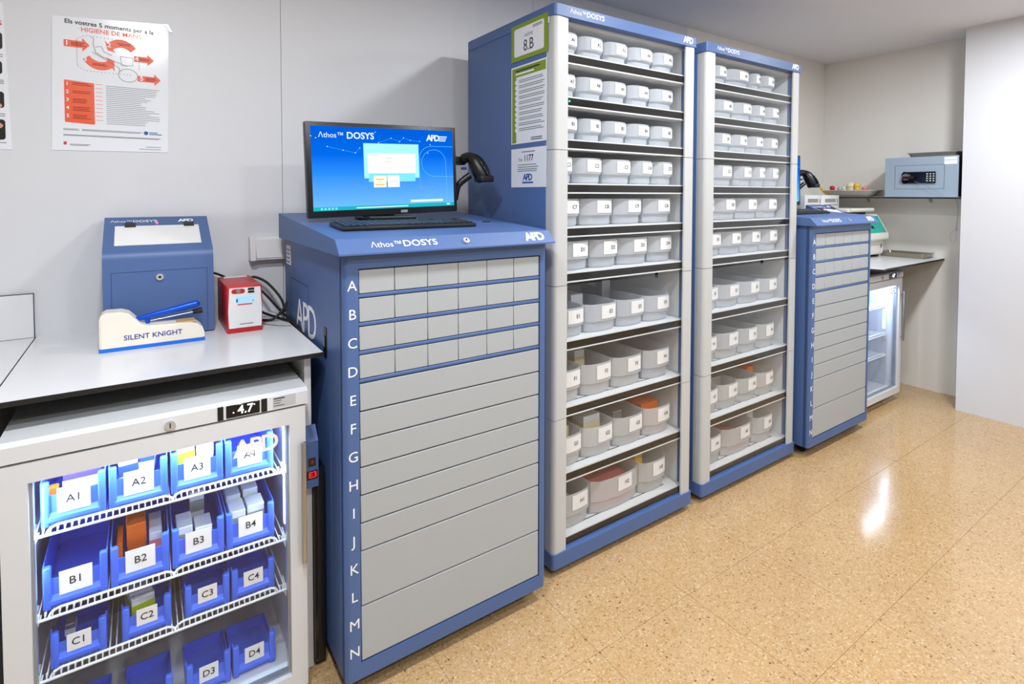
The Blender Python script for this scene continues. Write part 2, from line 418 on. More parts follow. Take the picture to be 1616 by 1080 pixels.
# ================================================================== TALL GLASS-FRONT CABINETS
T1L, T1R, TY, TB, TZ0, TH = 1.213, 2.0033, -0.7576, -0.143, 0.03, 2.0758
SHELF_Z = [1.916, 1.760, 1.604, 1.442, 1.280, 1.112, 0.858, 0.610, 0.362, 0.118]
SEAMS = [0.09, 0.58, 1.07, 1.562, 2.04]
PW = 0.064
def tall_cabinet():
    t = thing('glass_front_cabinet', 'tall blue storage cabinet with glass front and papers stuck on its side', 'cabinet', (T1L, TB, 0), 'tall blue glass-front storage cabinets')
    x0, x1 = T1L, T1R
    s = 0.018
    pbox('side_panel', 'blue', t, x0 + 0.002, x0 + s, TY + 0.05, TB, TZ0 + 0.02, TH, 0.002)
    pbox('side_panel', 'blue', t, x1 - s, x1 - 0.002, TY + 0.05, TB, TZ0 + 0.02, TH, 0.002)
    pbox('back_panel', 'shelf', t, x0 + s, x1 - s, TB - 0.012, TB, 0.09, TH - 0.01)
    pbox('liner', 'shelf', t, 1.965, x1 - s, TY + 0.0505, TB - 0.012, 0.1, 2.026, label='white perforated inner wall')
    pbox('liner', 'shelf', t, x0 + s, x0 + 0.0385, TY + 0.0505, TB - 0.012, 0.1, 2.026)
    pbox('ceiling_panel', 'shelf', t, x0 + s, x1 - s, TY + 0.04, TB - 0.012, 2.026, 2.0355)
    h = pbox('header', 'blue', t, x0, x1, TY - 0.002, TB, 2.036, TH, 0.012, 3, 'z')
    brand(h, x0 + 0.07, TY - 0.0026, 2.058, 0.026, x1 - 0.062, 0.036)
    b = pbox('plinth', 'blue', t, x0, x1, TY - 0.002, TB, TZ0, 0.085, 0.012, 3, 'z')
    for sx in (0, 1):
        for yy in (TY + 0.06, TB - 0.06):
            xx = x0 + 0.06 if sx == 0 else x1 - 0.06
            bm = B(); cyl(bm, (xx, yy, 0), (xx, yy, TZ0), 0.02, 12); obj('foot', bm, 'rubber', t)
    # pillars, in stacked segments with thin joints
    for za, zb in zip(SEAMS, SEAMS[1:]):
        for side in (0, 1):
            xa = x0 + 0.004 if side == 0 else x1 - PW - 0.004
            xb = xa + PW
            yf = TY + 0.002
            bm = B(); r = 0.018
            pts = []
            if side == 0:
                pts = [(xa + r * (1 - math.cos(math.radians(a))), yf + r * (1 - math.sin(math.radians(a)))) for a in range(0, 91, 15)]
                pts += [(xb, yf + 0.003), (xb, yf + 0.010), (xa + 0.03, yf + 0.03), (xa, yf + 0.05)]
            else:
                pts = [(xa, yf + 0.010), (xa, yf + 0.003)] + [(xb - r * (1 - math.sin(math.radians(a))), yf + r * (1 - math.cos(math.radians(a)))) for a in range(0, 91, 15)]
                pts += [(xb, yf + 0.05), (xb - 0.03, yf + 0.03)]
            zt = zb - (0.002 if zb < 2 else 0.004)
            prism(bm, pts, 'xy', za - (0.006 if za < 0.1 else 0), zt)
            obj('pillar', bm, 'pillar', t, smooth=50)
    # inner front frame (blue) next to the pillars
    pbox('inner_frame', 'blue', t, 1.965, x1 - s, TY + 0.0225, TY + 0.0505, 0.09, 2.026)
    pbox('inner_frame', 'blue', t, x0 + s, x0 + 0.0385, TY + 0.0225, TY + 0.0505, 0.09, 2.026)
    for k, z in enumerate(SHELF_Z):
        sh = pbox('shelf', 'shelf', t, x0 + 0.0385, 1.965, TY + 0.086, TB - 0.014, z - 0.012, z - 0.003)
        xa, xb = x0 + 0.0395, 1.964
        bm = B()
        box(bm, xa, xb, TY + 0.0235, TY + 0.086, z - 0.005, z)
        obj('shelf_lip', bm, 'shelf', sh)
        pbox('shelf_band', 'band', sh, xa, xb, TY + 0.0245, TY + 0.036, z - 0.033, z - 0.005)
        pbox('shelf_lip', 'shelf', sh, xa, xb, TY + 0.0235, TY + 0.085, z - 0.038, z - 0.033)
        for sx0, sx1 in ((x0 + 0.12, x0 + 0.40), (x0 + 0.46, x1 - 0.11)):
            if z < 0.7:
                pbox('slot', 'dark', sh, sx0, sx1, TY + 0.062, TY + 0.066, z, z + 0.0006)
        # keyhole slot in the right-hand inner wall
        zz = z + (0.10 if z > 1.0 else 0.19)
        if k > 0:
            pbox('wall_slot', 'dark', t, 1.9635, 1.965, TY + 0.17, TY + 0.185, zz - 0.03, zz)
    for za, zb in zip(SEAMS, SEAMS[1:]):
        pbox('glass_pane', 'glass', t, x0 + 0.0635, x1 - 0.0635, TY + 0.0135, TY + 0.0175, za + 0.005, zb - 0.006)
    return t

tall_a = tall_cabinet()
tall_b = copy_tree(tall_a, (0.8585, 0, 0))
tall_b['label'] = 'tall blue storage cabinet with glass front, standing behind the one with papers'
bm = B(); ellipsoid(bm, (T1L + 0.090, TY + 0.0225, 1.742), (0.0033, 0.003, 0.0033)); obj('indicator_light', bm, 'led_green', tall_a)

# ---- translucent bins: bowed front with a collar on the upper half and a label card
def plan(x0, x1, yf, yb, bow, r=0.012):
    """outline of a bin seen from above, front bowed towards -Y"""
    pts = []
    n = 8
    for i in range(n + 1):
        u = i / n
        pts.append((x0 + (x1 - x0) * u, yf - bow * (1 - (2 * u - 1) ** 2) + (r if i in (0, n) else 0)))
    pts += [(x1, yb), (x0, yb)]
    return pts

def inset(pts, d):
    n = len(pts); cx = sum(p[0] for p in pts) / n; cy = sum(p[1] for p in pts) / n
    xs = [p[0] for p in pts]; ys = [p[1] for p in pts]
    wx = max(xs) - min(xs); wy = max(ys) - min(ys); mx = (max(xs) + min(xs)) / 2; my = (max(ys) + min(ys)) / 2
    return [(mx + (p[0] - mx) * (1 - 2 * d / wx), my + (p[1] - my) * (1 - 2 * d / wy)) for p in pts]

def clear_bin(x0, x1, z, h, code, label, group, m='bin_clear', yf=-0.700, yb=-0.30, dx=0.0):
    t = thing('storage_bin', label, 'bin', ((x0 + x1) / 2, (yf + yb) / 2, z), group)
    w = x1 - x0
    lo = plan(x0 + 0.004, x1 - 0.004, yf + 0.008, yb - 0.002, 0.013); up = plan(x0, x1, yf, yb, 0.016)
    zc = z + h * 0.40; tk = 0.0025
    bm = B()
    def loop(pts, zz):
        return [bm.verts.new((p[0], p[1], zz)) for p in pts]
    L_ = [loop(inset(lo, 0.004), z + 0.001), loop(lo, z + 0.008), loop(lo, zc - 0.008), loop(up, zc), loop(up, z + h), loop(inset(up, tk), z + h), loop(inset(up, tk), zc), loop(inset(lo, tk), zc - 0.006), loop(inset(lo, tk), z + 0.006)]
    n = len(lo)
    for a, b in zip(L_, L_[1:]):
        for i in range(n):
            bm.faces.new((a[i], a[(i + 1) % n], b[(i + 1) % n], b[i]))
    bm.faces.new(L_[0][::-1]); bm.faces.new(L_[-1])
    obj('shell', bm, m, t, smooth=35)
    # raised ribs at both ends of the front
    cw = min(0.082, w * 0.55); ch = min(0.056, h * 0.46); cxm = x0 + w * (0.62 if w > 0.1 else 0.58)
    if cxm + cw / 2 > x1 - 0.008:
        cxm = x1 - 0.008 - cw / 2
    zt = z + h - 0.007
    bm = B()
    n2 = 6; A_, B_ = [], []
    for i in range(n2 + 1):
        x = cxm - cw / 2 + cw * i / n2
        u = (x - x0) / w; yy = yf - 0.016 * (1 - (2 * u - 1) ** 2) - 0.0018
        A_.append((x, yy))
    pts = A_ + [(p[0], p[1] + 0.0015) for p in A_[::-1]]
    prism(bm, pts, 'xy', zt - ch, zt)
    card = obj('label_card', bm, 'label', t)
    u = (cxm + cw * 0.1 - x0) / w
    slope = -0.016 * (-2 * (2 * u - 1) * 2 / w)
    ang = math.atan(-0.016 * (-4 * (2 * u - 1)) / w)
    text('marking', code, min(0.021, ch * 0.5), 'ink', card, (cxm + cw * 0.12, yf - 0.016 * (1 - (2 * u - 1) ** 2) - 0.0026, zt - ch / 2), bold=0.0, align='CENTER', tilt=Matrix.Rotation(ang, 4, 'Z'))
    return t

GA = 'translucent bins in the nearer tall cabinet'; GB = 'translucent bins in the farther tall cabinet'
ROWS_A = [
    (0, 0.084, [(1.235, 1.374, 'A1'), (1.383, 1.506, 'A2'), (1.516, 1.640, 'A3'), (1.651, 1.790, 'A4'), (1.799, 1.918, 'A5')]),
    (1, 0.086, [(1.235, 1.366, 'A7'), (1.376, 1.505, 'A8'), (1.512, 1.634, 'A9'), (1.648, 1.770, 'AA'), (1.782, 1.922, 'AB')]),
    (2, 0.086, [(1.250, 1.376, 'B1'), (1.385, 1.498, 'B2'), (1.509, 1.638, 'B3'), (1.645, 1.775, 'B4'), (1.790, 1.920, 'B5')]),
    (3, 0.098, [(1.240, 1.352, 'C1'), (1.360, 1.506, 'C2'), (1.515, 1.669, 'C3'), (1.676, 1.794, 'C4'), (1.803, 1.922, 'C5')]),
    (4, 0.104, [(1.235, 1.390, 'C7'), (1.398, 1.568, 'C8'), (1.575, 1.735, 'C9'), (1.748, 1.920, 'CA')]),
    (5, 0.112, [(1.280, 1.442, 'D1'), (1.448, 1.596, 'D2'), (1.602, 1.776, 'D3'), (1.781, 1.924, 'D4')]),
    (6, 0.112, [(1.260, 1.420, 'E1'), (1.425, 1.596, 'E2'), (1.601, 1.756, 'E3'), (1.762, 1.914, 'E4')]),
    (7, 0.126, [(1.245, 1.402, 'F1'), (1.408, 1.570, 'F2'), (1.575, 1.745, 'F3'), (1.757, 1.920, 'F4')]),
    (8, 0.122, [(1.255, 1.410, 'G1'), (1.415, 1.581, 'G2'), (1.586, 1.757, 'G3'), (1.763, 1.930, 'G4')]),
    (9, 0.136, [(1.270, 1.455, 'H1'), (1.462, 1.732, 'H2'), (1.738, 1.902, 'H3')]),
]
D2 = 0.8585
ROWS_B = [
    (0, 0.084, [(2.190, 2.302, 'A2'), (2.318, 2.490, 'A3'), (2.503, 2.577, 'A4'), (2.587, 2.709, 'A5')]),
    (1, 0.086, [(2.205, 2.361, 'A8'), (2.370, 2.513, 'A9'), (2.522, 2.625, 'AA'), (2.633, 2.756, 'AB')]),
    (2, 0.086, [(2.205, 2.344, 'B2'), (2.354, 2.478, 'B3'), (2.490, 2.616, 'B4'), (2.625, 2.750, 'B5')]),
    (3, 0.098, [(2.200, 2.362, 'C2'), (2.390, 2.520, 'C3'), (2.530, 2.637, 'C4'), (2.645, 2.763, 'C5')]),
    (4, 0.104, [(2.110, 2.220, 'C7'), (2.228, 2.396, 'C8'), (2.410, 2.578, 'C9'), (2.592, 2.758, 'CA')]),
    (5, 0.112, [(2.125, 2.282, 'D1'), (2.288, 2.444, 'D2'), (2.449, 2.611, 'D3'), (2.616, 2.764, 'D4')]),
    (6, 0.112, [(2.105, 2.262, 'E1'), (2.268, 2.436, 'E2'), (2.442, 2.611, 'E3'), (2.617, 2.767, 'E4')]),
    (7, 0.126, [(2.100, 2.256, 'F1'), (2.264, 2.437, 'F2'), (2.442, 2.592, 'F3'), (2.597, 2.745, 'F4')]),
    (8, 0.122, [(2.112, 2.272, 'G1'), (2.278, 2.433, 'G2'), (2.439, 2.597, 'G3'), (2.602, 2.746, 'G4')]),
    (9, 0.136, [(2.120, 2.312, 'H1'), (2.319, 2.573, 'H2'), (2.580, 2.748, 'H3')]),
]
ORD = ['first', 'second', 'third', 'fourth', 'fifth']
SHN = ['top', 'second', 'third', 'fourth', 'fifth', 'sixth', 'seventh', 'eighth', 'ninth', 'bottom']
BINS = {}
for k, h, row in ROWS_A:
    for (a, b, code) in row:
        BINS['a' + code] = clear_bin(max(a, 1.258), b, SHELF_Z[k], h, code, f'translucent plastic bin marked {code} in the nearer tall cabinet', GA, 'bin_clear' if k < 7 else 'bin_warm')
for k, h, row in ROWS_B:
    for n_, (a, b, code) in enumerate(row):
        sh = SHN[k] if k in (0, 9) else SHN[k] + ' highest'
        BINS['b' + code] = clear_bin(max(a, 2.116), b, SHELF_Z[k], h, code, f'translucent bin, {ORD[n_]} from left on the {sh} shelf of the farther tall cabinet', GB, 'bin_clear' if k < 7 else 'bin_warm')

def packet(name, label, cat, x0, x1, y0, y1, z0, z1, m, rz=0.0, group=None, stripe=None, bev=0.002):
    """small carton or packet with a printed stripe"""
    c = Vector(((x0 + x1) / 2, (y0 + y1) / 2, z0))
    t = thing(name, label, cat, c, group)
    bm = B(); box(bm, x0, x1, y0, y1, z0, z1, min(bev, (z1 - z0) * 0.2)); o = obj('carton', bm, m, t)
    if stripe:
        bm = B(); box(bm, x0 - 0.0004, x1 + 0.0004, y0 - 0.0005, y1 + 0.0004, z0 + (z1 - z0) * 0.55, z0 + (z1 - z0) * 0.8); obj('printed_stripe', bm, stripe, t)
    t.rotation_euler = (0, 0, rz)
    return t
def in_bin(code, which, m, kind, f0=0.12, f1=0.88, d0=0.03, d1=0.2, hh=0.5, stripe=None, rz=0.0):
    rows = ROWS_A if code[0] == 'a' else ROWS_B
    for k, h, row in rows:
        for a, b, c_ in row:
            if c_ == code[1:]:
                w = b - a - 0.03; z = SHELF_Z[k] + 0.0062
                return packet('packet', which, kind, a + 0.015 + w * f0, a + 0.015 + w * f1, -0.68 + d0, -0.68 + d1, z, z + h * hh, m, rz, 'packets in the translucent bins', stripe)
in_bin('aH2', 'large pink packet showing through the bin marked H2, nearer tall cabinet', 'pink', 'packet', 0.03, 0.97, 0.0, 0.25, 0.62)
in_bin('aF4', 'blue violet packet in the bin marked F4, nearer tall cabinet', 'violet', 'packet', 0.05, 0.95, 0.0, 0.2, 0.36)
in_bin('aG4', 'orange packet lying in the bin marked G4, nearer tall cabinet', 'orange_box', 'packet', 0.1, 0.9, 0.03, 0.26, 0.93)
in_bin('aG2', 'white carton standing in the bin marked G2, nearer tall cabinet', 'carton', 'box', 0.2, 0.85, 0.03, 0.1, 1.12, 'putty')
in_bin('aG3', 'silver foil packet in the bin marked G3, nearer tall cabinet', 'foil', 'packet', 0.15, 0.5, 0.03, 0.16, 0.98)
in_bin('aG1', 'cream carton in the bin marked G1, nearer tall cabinet', 'putty', 'box', 0.3, 0.95, 0.04, 0.14, 0.95)
in_bin('aH3', 'yellow packet in the bin marked H3, nearer tall cabinet', 'yellow', 'packet', 0.1, 0.45, 0.04, 0.1, 1.15)
in_bin('aH1', 'white carton with a blue stripe in bin H1, nearer tall cabinet', 'carton', 'box', 0.2, 0.9, 0.02, 0.14, 0.4, 'carton_blue')
in_bin('aF2', 'pale carton in the bin marked F2, nearer tall cabinet', 'carton', 'box', 0.35, 0.75, 0.10, 0.2, 1.1, 'putty')
in_bin('aE2', 'white carton in the bin marked E2, nearer tall cabinet', 'carton', 'box', 0.0, 0.45, 0.09, 0.2, 1.15)
in_bin('aE3', 'clear foil sachet leaning in the bin marked E3, nearer tall cabinet', 'foil', 'packet', 0.5, 0.9, 0.16, 0.2, 1.4)
in_bin('bH2', 'pink packet showing through the wide bin of the farther tall cabinet', 'pink', 'packet', 0.12, 0.97, 0.0, 0.2, 0.36)
in_bin('bG4', 'orange packet in a low right bin of the farther tall cabinet', 'orange_box', 'packet', 0.0, 0.5, 0.05, 0.12, 1.05)
in_bin('bG2', 'foil packet in a low middle bin of the farther tall cabinet', 'foil', 'packet', 0.1, 0.8, 0.05, 0.15, 1.02)
in_bin('bH3', 'white packet in the bottom right bin of the farther tall cabinet', 'carton', 'packet', 0.1, 0.5, 0.04, 0.12, 1.12)
in_bin('bA3', 'orange packet in the widest top bin of the farther tall cabinet', 'orange_box', 'packet', 0.0, 0.3, 0.03, 0.15, 0.3)

# ---- papers stuck on the side of the nearer tall cabinet (face -X)
XS = T1L + 0.0012
def sheet_left(name, label, cat, ya, yb, z0, z1, m):
    t = thing(name, label, cat, (XS, (ya + yb) / 2, (z0 + z1) / 2))
    bm = B(); box(bm, XS - 0.0015, XS, min(ya, yb), max(ya, yb), z0, z1); obj('sheet', bm, m, t)
    return t
def patch_left(name, m, t, ya, yb, z0, z1, lift=0.002, r=None):
    bm = B()
    if r:
        prism(bm, rounded_rect(min(ya, yb), max(ya, yb), z0, z1, r), 'yz', XS - lift, XS - 0.0012)
    else:
        box(bm, XS - lift, XS - 0.0012, min(ya, yb), max(ya, yb), z0, z1)
    return obj(name, bm, m, t)
def lines_left(t, ya, yb, zs, hh=0.0025, m='grey_ink', lift=0.002, jitter=0.15):
    bm = B()
    for z in zs:
        e = yb + (abs(yb - ya) * random.uniform(0, jitter))
        box(bm, XS - lift, XS - 0.0012, min(ya, e), max(ya, e), z - hh / 2, z + hh / 2)
    return stuff(obj('printed_lines', bm, m, t))
t = sheet_left('room_sign', 'green bordered sign reading 8.B on the side of the tall cabinet', 'sign', -0.489, -0.721, 1.914, 2.053, 'green')
patch_left('inner_card', 'paper', t, -0.510, -0.698, 1.931, 2.037, r=0.008)
text('lettering', 'SADME', 0.017, 'grey_ink', t, (XS - 0.0023, -0.604, 2.002), LEFT, align='CENTER')
text('lettering', '8.B', 0.060, 'ink', t, (XS - 0.0023, -0.604, 1.963), LEFT, align='CENTER', sx=0.85)
lines_left(t, -0.63, -0.69, (2.028, 2.022), 0.0025, 'ink')
patch_left('white_tag', 'paper', t, -0.7225, -0.7295, 2.012, 2.035)
t = sheet_left('instruction_sheet', 'instruction sheet with green header and column of white circles on cabinet side', 'poster', -0.490, -0.716, 1.596, 1.894, 'paper')
patch_left('green_header', 'green', t, -0.496, -0.710, 1.853, 1.888)
patch_left('green_column', 'green', t, -0.496, -0.524, 1.600, 1.853)
for k in range(10):
    z = 1.833 - k * 0.0205
    bm = B(); cyl(bm, (XS - 0.0024, -0.525, z), (XS - 0.0012, -0.525, z), 0.0085, 14); obj('white_circle', bm, 'paper', t)
lines_left(t, -0.520, -0.690, (1.876,), 0.006, 'ink', 0.0024)
lines_left(t, -0.520, -0.640, (1.864,), 0.006, 'print_white', 0.0024)
lines_left(t, -0.542, -0.704, [z for k in range(10) for z in (1.838 - k * 0.0205, 1.831 - k * 0.0205)], 0.003)
lines_left(t, -0.62, -0.69, (1.614, 1.607), 0.003, 'ink')
t = sheet_left('phone_notice', 'white notice reading Ext 1177 on the side of the tall cabinet', 'sign', -0.490, -0.714, 1.428, 1.577, 'paper')
text('lettering', 'Ext', 0.018, 'grey_ink', t, (XS - 0.002, -0.541, 1.534), LEFT)
text('lettering', '1177', 0.034, 'ink', t, (XS - 0.002, -0.575, 1.538), LEFT, bold=0.012, sx=0.9)
lines_left(t, -0.56, -0.65, (1.563,), 0.004)
lines_left(t, -0.535, -0.67, (1.514, 1.505, 1.497, 1.490), 0.003)
text('logo', 'APD', 0.034, 'blue_ink', t, (XS - 0.002, -0.600, 1.465), LEFT, bold=0.03, align='CENTER', spacing=0.82)
lines_left(t, -0.565, -0.635, (1.446,), 0.006, 'blue_ink', jitter=0)

# ================================================================== DRAWER CABINETS
DL, DR, DY, DZ0 = 0.4422, 1.1300, -0.8246, 0.055
GX0, GX1, GZ1, GZ0 = 0.4871, 1.0991, 1.1944, 0.1013
LL, LR, LB = 0.4230, 1.1400, -0.115
def lid_z(y):
    return 1.329 + (y + 0.118) * (0.049 / 0.704)
def drawer_cabinet():
    t = thing('drawer_cabinet', 'blue drawer cabinet with grey drawers lettered A to N beside the fridge', 'cabinet', (DL, -0.12, 0), 'blue lettered drawer cabinets')
    bm = B(); box(bm, DL, DR, DY + 0.012, -0.125, DZ0, 1.239)
    body = obj('body', bm, 'blue', t)
    # face frame around the drawers, rounded outer corners
    fr = 0.016
    bm = B()
    r = 0.014
    arcL = [(DL + r * (1 - math.cos(math.radians(a))), DY + r * (1 - math.sin(math.radians(a)))) for a in range(0, 91, 15)]
    prism(bm, arcL + [(GX0 - 0.003, DY), (GX0 - 0.003, DY + 0.03), (DL, DY + 0.03)], 'xy', DZ0, 1.239)
    obj('frame_stile', bm, 'blue', t, smooth=50)
    bm = B()
    arcR = [(DR - r * (1 - math.sin(math.radians(a))), DY + r * (1 - math.cos(math.radians(a)))) for a in range(0, 91, 15)]
    prism(bm, [(GX1 + 0.003, DY + 0.03), (GX1 + 0.003, DY)] + arcR + [(DR, DY + 0.03)], 'xy', DZ0, 1.239)
    obj('frame_stile', bm, 'blue', t, smooth=50)
    pbox('frame_rail', 'blue', t, GX0 - 0.003, GX1 + 0.003, DY, DY + 0.03, GZ1 + 0.003, 1.239)
    pbox('frame_rail', 'blue', t, GX0 - 0.003, GX1 + 0.003, DY, DY + 0.03, DZ0, GZ0 - 0.003)
    pbox('recess', 'dark', t, GX0 - 0.003, GX1 + 0.003, DY + 0.010, DY + 0.0125, GZ0 - 0.003, GZ1 + 0.003)
    u = (GZ1 - GZ0) / 14.0
    for r_ in range(4):
        zt = GZ1 - r_ * u; rail = 0.0115
        w = (GX1 - GX0) / 6
        for c in range(6):
            pbox('drawer', 'grey', t, GX0 + c * w + (0.001 if c else 0), GX0 + (c + 1) * w - (0.001 if c < 5 else 0), DY + 0.003, DY + 0.012, zt - u + rail + 0.0015, zt - 0.001, 0.0012, 1)
        pbox('divider_rail', 'blue', t, GX0 - 0.003, GX1 + 0.003, DY + 0.002, DY + 0.02, zt - u + 0.0012, zt - u + rail - 0.0005, 0.002, 1)
    za = GZ1 - 4 * u
    for hgt in (1, 1, 1, 1, 1, 1, 2, 2):
        zb = za - hgt * u
        pbox('drawer', 'grey', t, GX0, GX1, DY + 0.002, DY + 0.012, zb + 0.0022, za - 0.0022, 0.0012, 1)
        za = zb
    for k, ch in enumerate('ABCDEFGHIJKLMN'):
        text('row_letter', ch, 0.040, 'print_white', t, (DL + 0.0245, DY - 0.0004, GZ1 - (k + 0.5) * u - 0.004), bold=0.0, align='CENTER')
    # sloping lid with bevelled front edge
    bm = B()
    prof = [(LB, 1.238), (LB, lid_z(LB)), (-0.822, 1.2795), (-0.8575, 1.243), (-0.8575, 1.2385)]
    prism(bm, prof, 'yz', LL, LR)
    lid = obj('lid', bm, 'blue', t)
    nrm = math.atan2(0.0355, 0.0365)
    tilt = Matrix.Rotation(-(math.pi / 2 - math.atan2(0.0365, 0.0355)), 4, 'X')
    ym, zm = -0.840, 1.2612
    off = 0.0006
    brand(lid, 0.513, ym - off, zm + off, 0.031, 1.067, 0.044, tilt=tilt)
    bm = B(); cyl(bm, (0.808, ym - 0.001, zm - 0.003), (0.808, ym - 0.006, zm + 0.002), 0.0105, 20); obj('lock', bm, 'chrome', lid)
    bm = B(); box(bm, 0.8068, 0.8092, ym - 0.0075, ym - 0.004, zm - 0.005, zm + 0.006); obj('key_slot', bm, 'dark', lid)
    zz = lid_z(-0.55)
    bm = B(); cyl(bm, (1.058, -0.55, zz - 0.001), (1.058, -0.55, zz + 0.0012), 0.016, 20); obj('cable_grommet', bm, 'black', lid)
    # left side furniture
    pbox('side_handle', 'black', t, DL - 0.002, DL, -0.640, -0.668, 0.920, 1.010, 0.0008, 1)
    pbox('handle_grip', 'black_gl', t, DL - 0.005, DL - 0.002, -0.648, -0.661, 0.928, 0.985, 0.001, 1)
    text('side_logo', 'APD', 0.15, 'print_white', t, (DL - 0.0006, -0.425, 0.985), LEFT, bold=0.0, align='CENTER', spacing=0.84, sx=1.0)
    pbox('sticker', 'paper', t, DL - 0.0008, DL, -0.150, -0.215, 1.145, 1.214)
    bm = B()
    for k in range(4):
        box(bm, DL - 0.0014, DL - 0.0006, -0.207, -0.160, 1.152 + k * 0.0145, 1.158 + k * 0.0145)
    stuff(obj('sticker_print', bm, 'grey_ink', t))
    # access panel outline
    bm = B(); y0_, y1_, z0_, z1_ = -0.20, -0.46, 0.55, 1.10
    box(bm, DL - 0.0006, DL, y1_, y0_, z1_, z1_ + 0.003); box(bm, DL - 0.0006, DL, y0_, y0_ + 0.003, z0_, z1_); box(bm, DL - 0.0006, DL, y1_, y1_ + 0.003, z0_, z1_)
    obj('panel_joint', bm, mat('joint blue', (44, 66, 116), 0.6), t)
    for xx in (DL + 0.07, DR - 0.07):
        for yy in (DY + 0.07, -0.2):
            w_ = thing('caster', 'x', 'x') if False else None
            bm = B(); cyl(bm, (xx - 0.011, yy, 0.026), (xx + 0.011, yy, 0.026), 0.026, 16); cz = obj('caster', bm, 'rubber', t, smooth=40)
            bm = B(); box(bm, xx - 0.018, xx + 0.018, yy - 0.02, yy + 0.02, 0.040, DZ0); obj('caster_fork', bm, 'steel', cz)
    return t
cab_a = drawer_cabinet()
CD = Vector((2.456, 0.0136, 0.0))
cab_b = copy_tree(cab_a, CD)
cab_b['label'] = 'blue drawer cabinet lettered A to N, beyond the tall glass-front cabinets'

